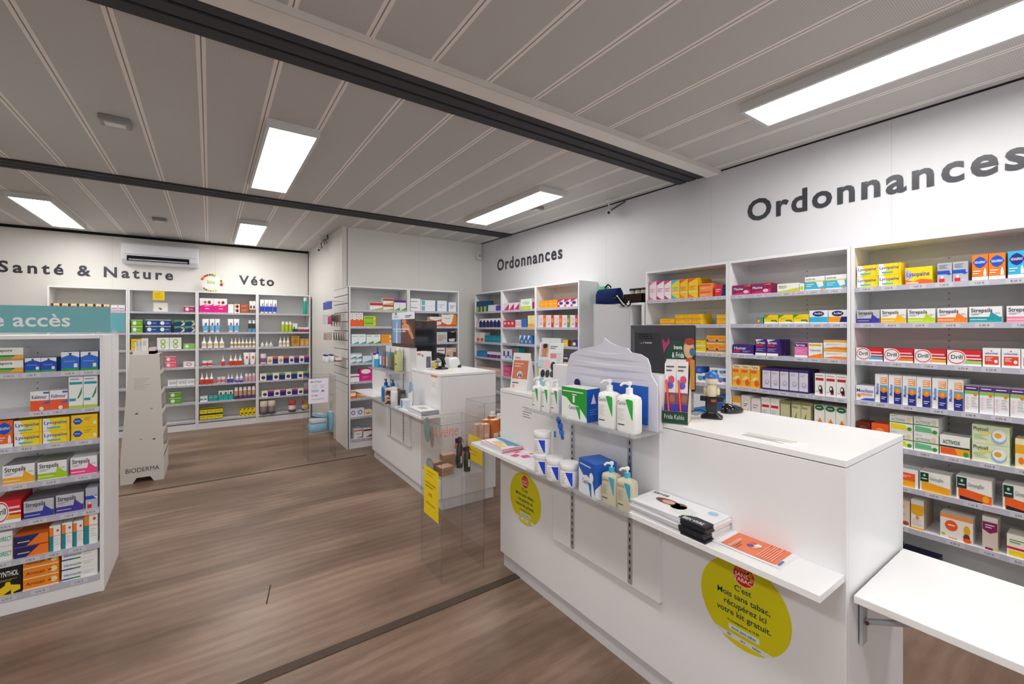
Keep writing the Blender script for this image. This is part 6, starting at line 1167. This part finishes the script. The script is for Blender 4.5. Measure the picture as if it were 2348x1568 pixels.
def dark(x, y, label, s=1.0):
    o = thing('dark_bottle', label, 'bottle', (x, y, ZA), 0, 'dark bottles in the acrylic stand')
    q = MB('gloss'); q.lathe([(.02, 0), (.021, .004), (.021, .105 * s), (.012, .125 * s)], '1c2226', n=18); q.box(-.004, -.0216, .03, .008, -.0208, .075, 'c8ccd0'); q.build('bottle_body', o)
    q = MB('plastic'); q.lathe([(.012, .124 * s), (.012, .148 * s), (.009, .155 * s)], '18181a', n=12); q.box(-.028, -.006, .125 * s, .012, .006, .15 * s, '1a1a1c'); q.tube([(-.022, 0, .135 * s), (-.034, -.004, .1 * s)], .005, 'e8502a'); q.tube([(.014, 0, .15 * s), (.026, -.004, .125 * s)], .004, 'e8502a'); q.build('trigger', o)
dark(sx + .2, sy + .15, 'dark trigger bottle with orange lever, taller and further inside acrylic stand', 1.25); dark(sx + .205, sy + .06, 'dark trigger bottle with orange lever at the acrylic stand front', 1.0)
s2x, s2y = 1.715, 2.83
stand(s2x, s2y, .92, .62, 'clear acrylic floor stand with orange bottles, behind the near counter end')
A, B = at(1073, 1010, 'x', s2x - .006), at(1105, 1010, 'x', s2x - .006); zt, zb = at(1089, 1000, 'x', s2x - .006).z, at(1089, 1060, 'x', s2x - .006).z
yel((s2x - .0025, (A.y + B.y) / 2, zb), -math.pi / 2, A.y - B.y, zt - zb, 'short yellow price paper on the stand with orange bottles', [t('PRO', .1, .55, .16, 'e8701e', .5), m(.2, .2, .8, .45, 2, 'c8a808'), r(.5, .58, .85, .66, '3a3020')])
for k, (dx, dy, h) in enumerate(((.06, .1, .12), (.13, .07, .15), (.2, .1, .15), (.12, .19, .13), (.2, .2, .15), (.06, .2, .1))):
    o = thing('oil_bottle', ('%s orange oil carton in the acrylic stand behind the counter end' % ORD[k]), 'box', (s2x + dx, s2y + dy, .6205), 0, 'orange oil cartons')
    q = MB('card'); q.box(-.03, -.03, 0, .03, .03, h, ['e0b090', 'd8742a', 'c8601e', 'd88a50', 'cc6a24', 'e8b890'][k], top='f0d8c0'); q.box(-.02, -.0304, .02, .02, -.0302, .05, 'e8d8c8'); q.build('carton_body', o)
    if k in (2, 4): q = MB('plastic'); q.lathe([(.02, h), (.02, h + .03), (.016, h + .034)], 'e8e8e6', n=12); q.build('white_cap', o)
q = MB('plastic'); q.lathe([(.03, 0), (.03, .05), (.02, .06)], '1f5a3a', n=14); tag(q.build('green_bottle', None, (s2x + .255, s2y + .12, .6205)), 'small dark green bottle at the edge of the orange cartons', 'bottle')
s3x, s3y = .9, 5.262
stand(s3x, s3y, .94, .305, 'clear acrylic floor stand holding blue wipe packs, before the slatwall')
P = at(730, 895, 'y', s3y - .004); A, B = at(707, 895, 'y', s3y - .004), at(752, 895, 'y', s3y - .004)
zt, zb = at(730, 868, 'y', s3y - .004).z, at(730, 924, 'y', s3y - .004).z
yel((P.x, s3y - .003, zb), 0, B.x - A.x, zt - zb, 'white price paper with lettering on the stand of wipe packs', [t('MUSTELA', .12, .84, .07, '6a6a80', .76), m(.2, .6, .5, .76, 3, 'b8b8cc'), m(.6, .6, .85, .76, 3, 'b8b8cc'), r(.15, .46, .5, .56, 'b0c4d4'), p([(.62, .46), (.72, .54), (.84, .46)], '6a7080'), t('2,75€', .15, .28, .07, 'd85a6a', .4), m(.15, .12, .85, .2, 1, 'c0c0d0')], 'e6e4f0')
def wipes(x, y, z, w, d, h, rz, c, label, tilt=0):
    o = thing('wipe_pack', label, 'pack', (0, 0, 0), 0, 'wipe packs in the acrylic stand'); o.matrix_world = Matrix.Translation((x, y, z)) @ Matrix.Rotation(rz, 4, 'Z') @ Matrix.Rotation(tilt, 4, 'Y')
    q = MB('plastic'); q.rbox([(.9, .85, 0), (1, 1, h * .2), (1, 1, h * .8), (.9, .85, h)], c, w, d, n=24, e=.4); q.build('wrap', o)
    q = MB('plastic'); q.box(-w * .2, -d * .3, h, w * .2, d * .3, h + .004, 'e8eef2'); q.build('flap', o)
wipes(s3x + .12, s3y + .14, .3055, .2, .13, .09, .05, '8fc4e0', 'lower light blue wipe pack lying in the acrylic stand')
wipes(s3x + .12, s3y + .14, .4, .17, .12, .05, .1, 'd8e2e4', 'whitish wipe pack lying on the lower blue pack')
wipes(s3x + .262, s3y + .14, .31, .055, .15, .2, .0, '86bedc', 'light blue wipe pack standing upright at the stand side')
wipes(s3x + .14, s3y + .15, .462, .16, .1, .035, .0, '8cc0de', 'light blue wipe pack leaning on top of the pile', .25)

# ------------------------------------------------------------------ tapered cardboard floor display with shelves
def tower():
    x0, x1, y0 = -.697, -.372, 5.49; D = .56; H = 1.235; i0, i1 = .07, .035; dt = .17
    o = thing('floor_display', 'tapered cream cardboard floor display with side shelves, before the far bays', 'display', (x0, y0, 0)); w = x1 - x0
    q = MB('matte'); F = [(0, .0), (.09, 0), (.12, .05), (.22, .05), (.25, 0), (w, 0), (w, .22), (w - i1, H), (i0, H), (0, .22)]
    q.poly([(a, 0, b) for a, b in F], 'd2cdc6'); q.poly([(a, .012, b) for a, b in F[::-1]], 'c4beb6')
    for i in range(len(F)):
        (a, b), (c, d) = F[i], F[(i + 1) % len(F)]; q.poly([(a, .012, b), (a, 0, b), (c, 0, d), (c, .012, d)][::-1], 'dedad2')
    q.text('BIODERMA', (.04, -.0008, .105), (1, 0, 0), (0, 0, 1), .042, '3a3836', maxw=.25)
    for k in range(6): q.poly([(.1, -.0006, 1.0 - k * .02), (.1 + .12 - (k % 3) * .02, -.0006, 1.0 - k * .02), (.22 - (k % 3) * .02, -.0006, 1.006 - k * .02), (.1, -.0006, 1.006 - k * .02)], 'b4afae')
    for a, b, c in ((.11, .66, '4a4a8a'), (.22, .7, '9a968e'), (.14, .41, '9a968e'), (.24, .4, '4a4a8a')): q.poly([(a, -.0006, b), (a + .02, -.0006, b + .003), (a + .02, -.0006, b + .016), (a, -.0006, b + .013)], c)
    q.build('front_panel', o)
    Bk = [(a, D if b < .3 else D - dt, b) for a, b in F]
    q = MB('matte'); q.poly([(0, D, 0), (w, D, 0), (w, D, .22), (w - i1, D - dt, H), (i0, D - dt, H), (0, D, .22)][::-1], 'c8c2ba'); q.poly([(0, .012, 0), (0, .012, .22), (0, D, .22), (0, D, 0)], 'c8c2ba'); q.poly([(0, .012, .22), (i0, .012, H), (i0, D - dt, H), (0, D, .22)], 'c8c2ba')
    q.poly([(w, .012, .0), (w, D, .0), (w, D, .22), (w, .012, .22)], 'd6d1ca'); q.poly([(i0, .012, H), (w - i1, .012, H), (w - i1, D - dt, H), (i0, D - dt, H)], 'd6d1ca'); q.build('side_panels', o)
    def xr(z): return w - i1 * (z - .22) / (H - .22)
    def yr(z): return D - dt * (z - .22) / (H - .22)
    for k, z in enumerate((.23, .43, .63, .83, 1.03)):
        q = MB('matte'); q.box(xr(z) - .12, .013, z, xr(z) - .004, yr(z) - .01, z + .006, 'dcd8d0'); q.build('shelf', o)
        q = MB('matte'); q.poly([(xr(z) - .003, .013, z), (xr(z) - .003, yr(z) - .01, z), (xr(z + .05), yr(z) - .01, z + .05), (xr(z + .05), .013, z + .05)], 'e2ded8'); q.build('shelf_lip', o)
        n = 4
        for j in range(n):
            h = .1 if k != 1 else .12; b = bottle(['e6e2dc', 'ece8e0', 'e8e0d8'][j % 3], ['e8e4de', 'f0c040', '3a4aa0', 'd8d4ce'][(j + k) % 4], ['e8c0b0', 'c8d0dc', 'dcd0e0'][(j + k) % 3], 'cream_bottle', 'cyl')
            bb, ks = b['build'](.045, h, .045); oo = bb.build('cream_bottle', None, (x0 + xr(z) - .05, y0 + .06 + j * (yr(z) - .1) / n, z + .0065))
            for kn, kb in ks: kb.build(kn, oo)
            tag(oo, '%s small bottle on the %s shelf of the cardboard floor display' % (ORD[j], ['lowest', 'second', 'third', 'fourth', 'uppermost'][k]), 'bottle', 'small bottles in the cardboard display')
    q = MB('card'); q.box(.08, .1, H, .25, .36, H + .03, 'dcd6d2'); q.box(.2, .1, H, .25, .36, H + .06, 'd8c4cc'); q.build('top_tray', o)
    for k in range(3):
        q = MB('card'); q.box(-.026, 0, 0, .026, .002, .125 - .02 * k, 'eceae6'); q.poly([(-.016, -.0005, .05), (.01, -.0005, .05), (.01, -.0005, .1), (-.016, -.0005, .1)], 'd0ceca')
        oo = q.build('leaflet', None, (x0 + .17 - .028 * k, y0 + .12 + .03 * k, H + .031), .35); tag(oo, '%s white leaflet upright on top of the cardboard floor display' % ORD[k], 'leaflet', 'leaflets on the cardboard display')
tower()

# ------------------------------------------------------------------ storage cabinet with open door, bag and crates
CY0, CY1, CZ = 3.14, 2.535, 1.725
def cabinet():
    o = thing('storage_cabinet', 'lower white storage cabinet with one door open, between two shelving bays', 'cabinet', (3.205, CY0, 0), -math.pi / 2); w, d = CY0 - CY1, .285
    for x in (0, w * .745 - .009, w - .018):
        q = MB('melamine'); q.box(x, 0, 0, x + .018, d, CZ - .02, 'mel'); q.build('side_panel', o)
    q = MB('melamine'); q.box(0, -.006, CZ - .02, w, d, CZ, 'f0f0f0'); q.build('top_panel', o)
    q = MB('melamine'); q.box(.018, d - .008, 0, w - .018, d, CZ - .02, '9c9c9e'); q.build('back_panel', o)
    for z in (.1, .35, .6, .85, 1.1, 1.335, 1.52):
        q = MB('melamine'); q.box(.018, .004, z - .018, w - .018, d - .01, z, 'e8e8ea'); q.build('shelf', o)
    dd = MB('melamine'); xh = w * .745 - .016; dd.box(xh, -.455, .06, xh + .018, -.002, CZ - .022, 'd8d8dc'); dr = dd.build('door', o, bevel=.0015)
    q = MB('metal'); q.box(xh - .012, -.43, .95, xh, -.42, 1.07, 'b8b8bc'); q.build('handle', dr)
    q = MB('metal')
    for z in (.3, 1.4): q.box(xh - .004, -.03, z, xh, .0, z + .05, 'b8b8bc')
    q.build('hinge', dr)
    Mx = o.matrix_basis
    def good(u, z, w_, h_, c, label, it=(), kind='carton', dv=.02):
        q = MB('card'); q.box(-w_ / 2, 0, 0, w_ / 2, .1, h_, c); Face(q, -w_ / 2, w_, 0, h_, -.0002).draw(it); oo = q.build('product_box'); oo.matrix_world = Mx @ Matrix.Translation((u, dv, z)); tag(oo, label, 'box')
    U0 = w * .745 + .012
    good(U0 + .1, 1.521, .07, .1, '4a7a4a', 'green carton on the top shelf of the storage cabinet', [r(0, 0, 1, .2, 'b8d03a')], dv=.1)
    good(U0 + .03, 1.336, .05, .12, 'e8a08a', 'blue, pink and orange carton in the storage cabinet', [r(0, 0, .35, 1, '2aa0d8'), r(.3, 0, 1, .3, 'f0901e')])
    good(U0 + .085, 1.336, .04, .1, 'c8b8b0', 'greyish carton in the middle of the storage cabinet shelf'); good(U0 + .13, 1.336, .035, .1, 'e0d8e4', 'white and violet carton by the storage cabinet side', [r(0, 0, 1, .4, '3a2a6a')])
    good(U0 + .035, 1.101, .05, .13, 'c83030', 'red carton in the storage cabinet, beside the monitor', [r(0, 0, 1, .2, 'e8e0e0')])
    good(U0 + .06, .851, .05, .15, 'dcdcde', 'white carton low in the storage cabinet', [r(.3, .2, .8, .45, '8a8a90')])
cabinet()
def bag():
    c = at(1398, 680, 'x', 3.24); o = thing('tote_bag', 'navy blue bag with black and white straps on the storage cabinet top', 'bag', (3.235, c.y, CZ + .0005), -math.pi / 2 + .05)
    q = MB('fabric'); q.rbox([(.95, .85, 0), (1, 1, .015), (1, .95, .1), (.97, .7, .135), (.9, .3, .15)], '1c2a56', .27, .15, n=28, e=.4); q.build('bag_body', o)
    q = MB('fabric'); q.box(-.13, -.012, .143, .135, .012, .153, '14181f'); q.build('zip_edge', o)
    q = MB('fabric'); q.tube([(-.03, -.02, .14), (-.035, -.02, .17), (0, -.02, .195), (.035, -.02, .17), (.03, -.02, .14)], .008, '14161c'); q.build('handle', o)
    Mi = o.matrix_basis.inverted()
    for k, c_ in enumerate(('14161c', 'e2e2e4', '14161c')):
        W_ = [Vector((3.20, c.y - .02, CZ + .14)), Vector((3.135, 2.82, CZ + .05))] + [at(a_ + 5 * k, b_, 'y', 2.662 - .001 * k) for a_, b_ in ((1410, 678), (1417, 688), (1424, 697), (1430, 702), (1435, 698), (1437, 690))]
        q = MB('fabric'); q.tube([Mi @ v for v in W_], .006, c_); q.build('strap', o)
bag()
def crate():
    P = at(1455, 678, 'x', 3.24)
    for k, (dy, dz) in enumerate(((0, 0),)):
        o = thing('wicker_basket', 'dark brown low basket on the storage cabinet top beside the bag', 'basket', (3.3, 2.665, CZ + .0005), -math.pi / 2)
        q = MB('fabric'); w, d, h = .22, .16, .085
        q.box(-w / 2, -d / 2, 0, w / 2, d / 2, .008, '2a1e1a')
        for b in ((-w / 2, -d / 2, w / 2, -d / 2 + .01), (-w / 2, d / 2 - .01, w / 2, d / 2), (-w / 2, -d / 2, -w / 2 + .01, d / 2), (w / 2 - .01, -d / 2, w / 2, d / 2)): q.box(b[0], b[1], 0, b[2], b[3], h, '2c2019')
        q.build('basket_body', o)
        for i in range(3):
            q = MB('plastic'); q.lathe([(.024, .009), (.024, .1), (.028, .12)], 'd8d2c6', n=12); q.lathe([(.03, .12), (.03, .14), (.0, .142)], '2a2a1e', n=12)
            oo = q.build('storage_jar', None, (3.3, 2.665 + .068 - .068 * i, CZ + .001)); tag(oo, '%s pale jar with dark lid in the brown basket' % ORD[i], 'jar', 'jars in the brown basket')
crate()
c = at(1372, 680, 'x', 3.36); q = MB('card'); q.rbox([(1, 1, 0), (1, 1, .14), (.8, .8, .19), (.8, .8, .2)], '6fae96', .13, .1, n=20, e=.3); tag(q.build('green_container', None, (3.4, c.y - .03, CZ + .0005), -math.pi / 2), 'mint green container behind the navy bag on the cabinet', 'container')

# a thin dark scuff on the vinyl floor
A = at(612, 1362, 'z', 0); q = MB('matte'); q.poly([(A.x - .015, A.y - .1, .0006), (A.x - .008, A.y - .1, .0006), (A.x + .03, A.y + .09, .0006), (A.x + .024, A.y + .09, .0006)], '3a302a'); o = q.build('floor_scuff'); tag(o, 'short dark scuff mark on the open wood floor', 'mark')
# label check while building
_seen = {}
for o in bpy.data.objects:
    if o.parent is None and 'label' in o:
        n = len(o['label'].replace('-', '').split())
        if n > 16 or n < 4: print('LABELLEN', n, o['label'])
        if o['label'] in _seen: print('DUPLABEL', o['label'])
        _seen[o['label']] = 1
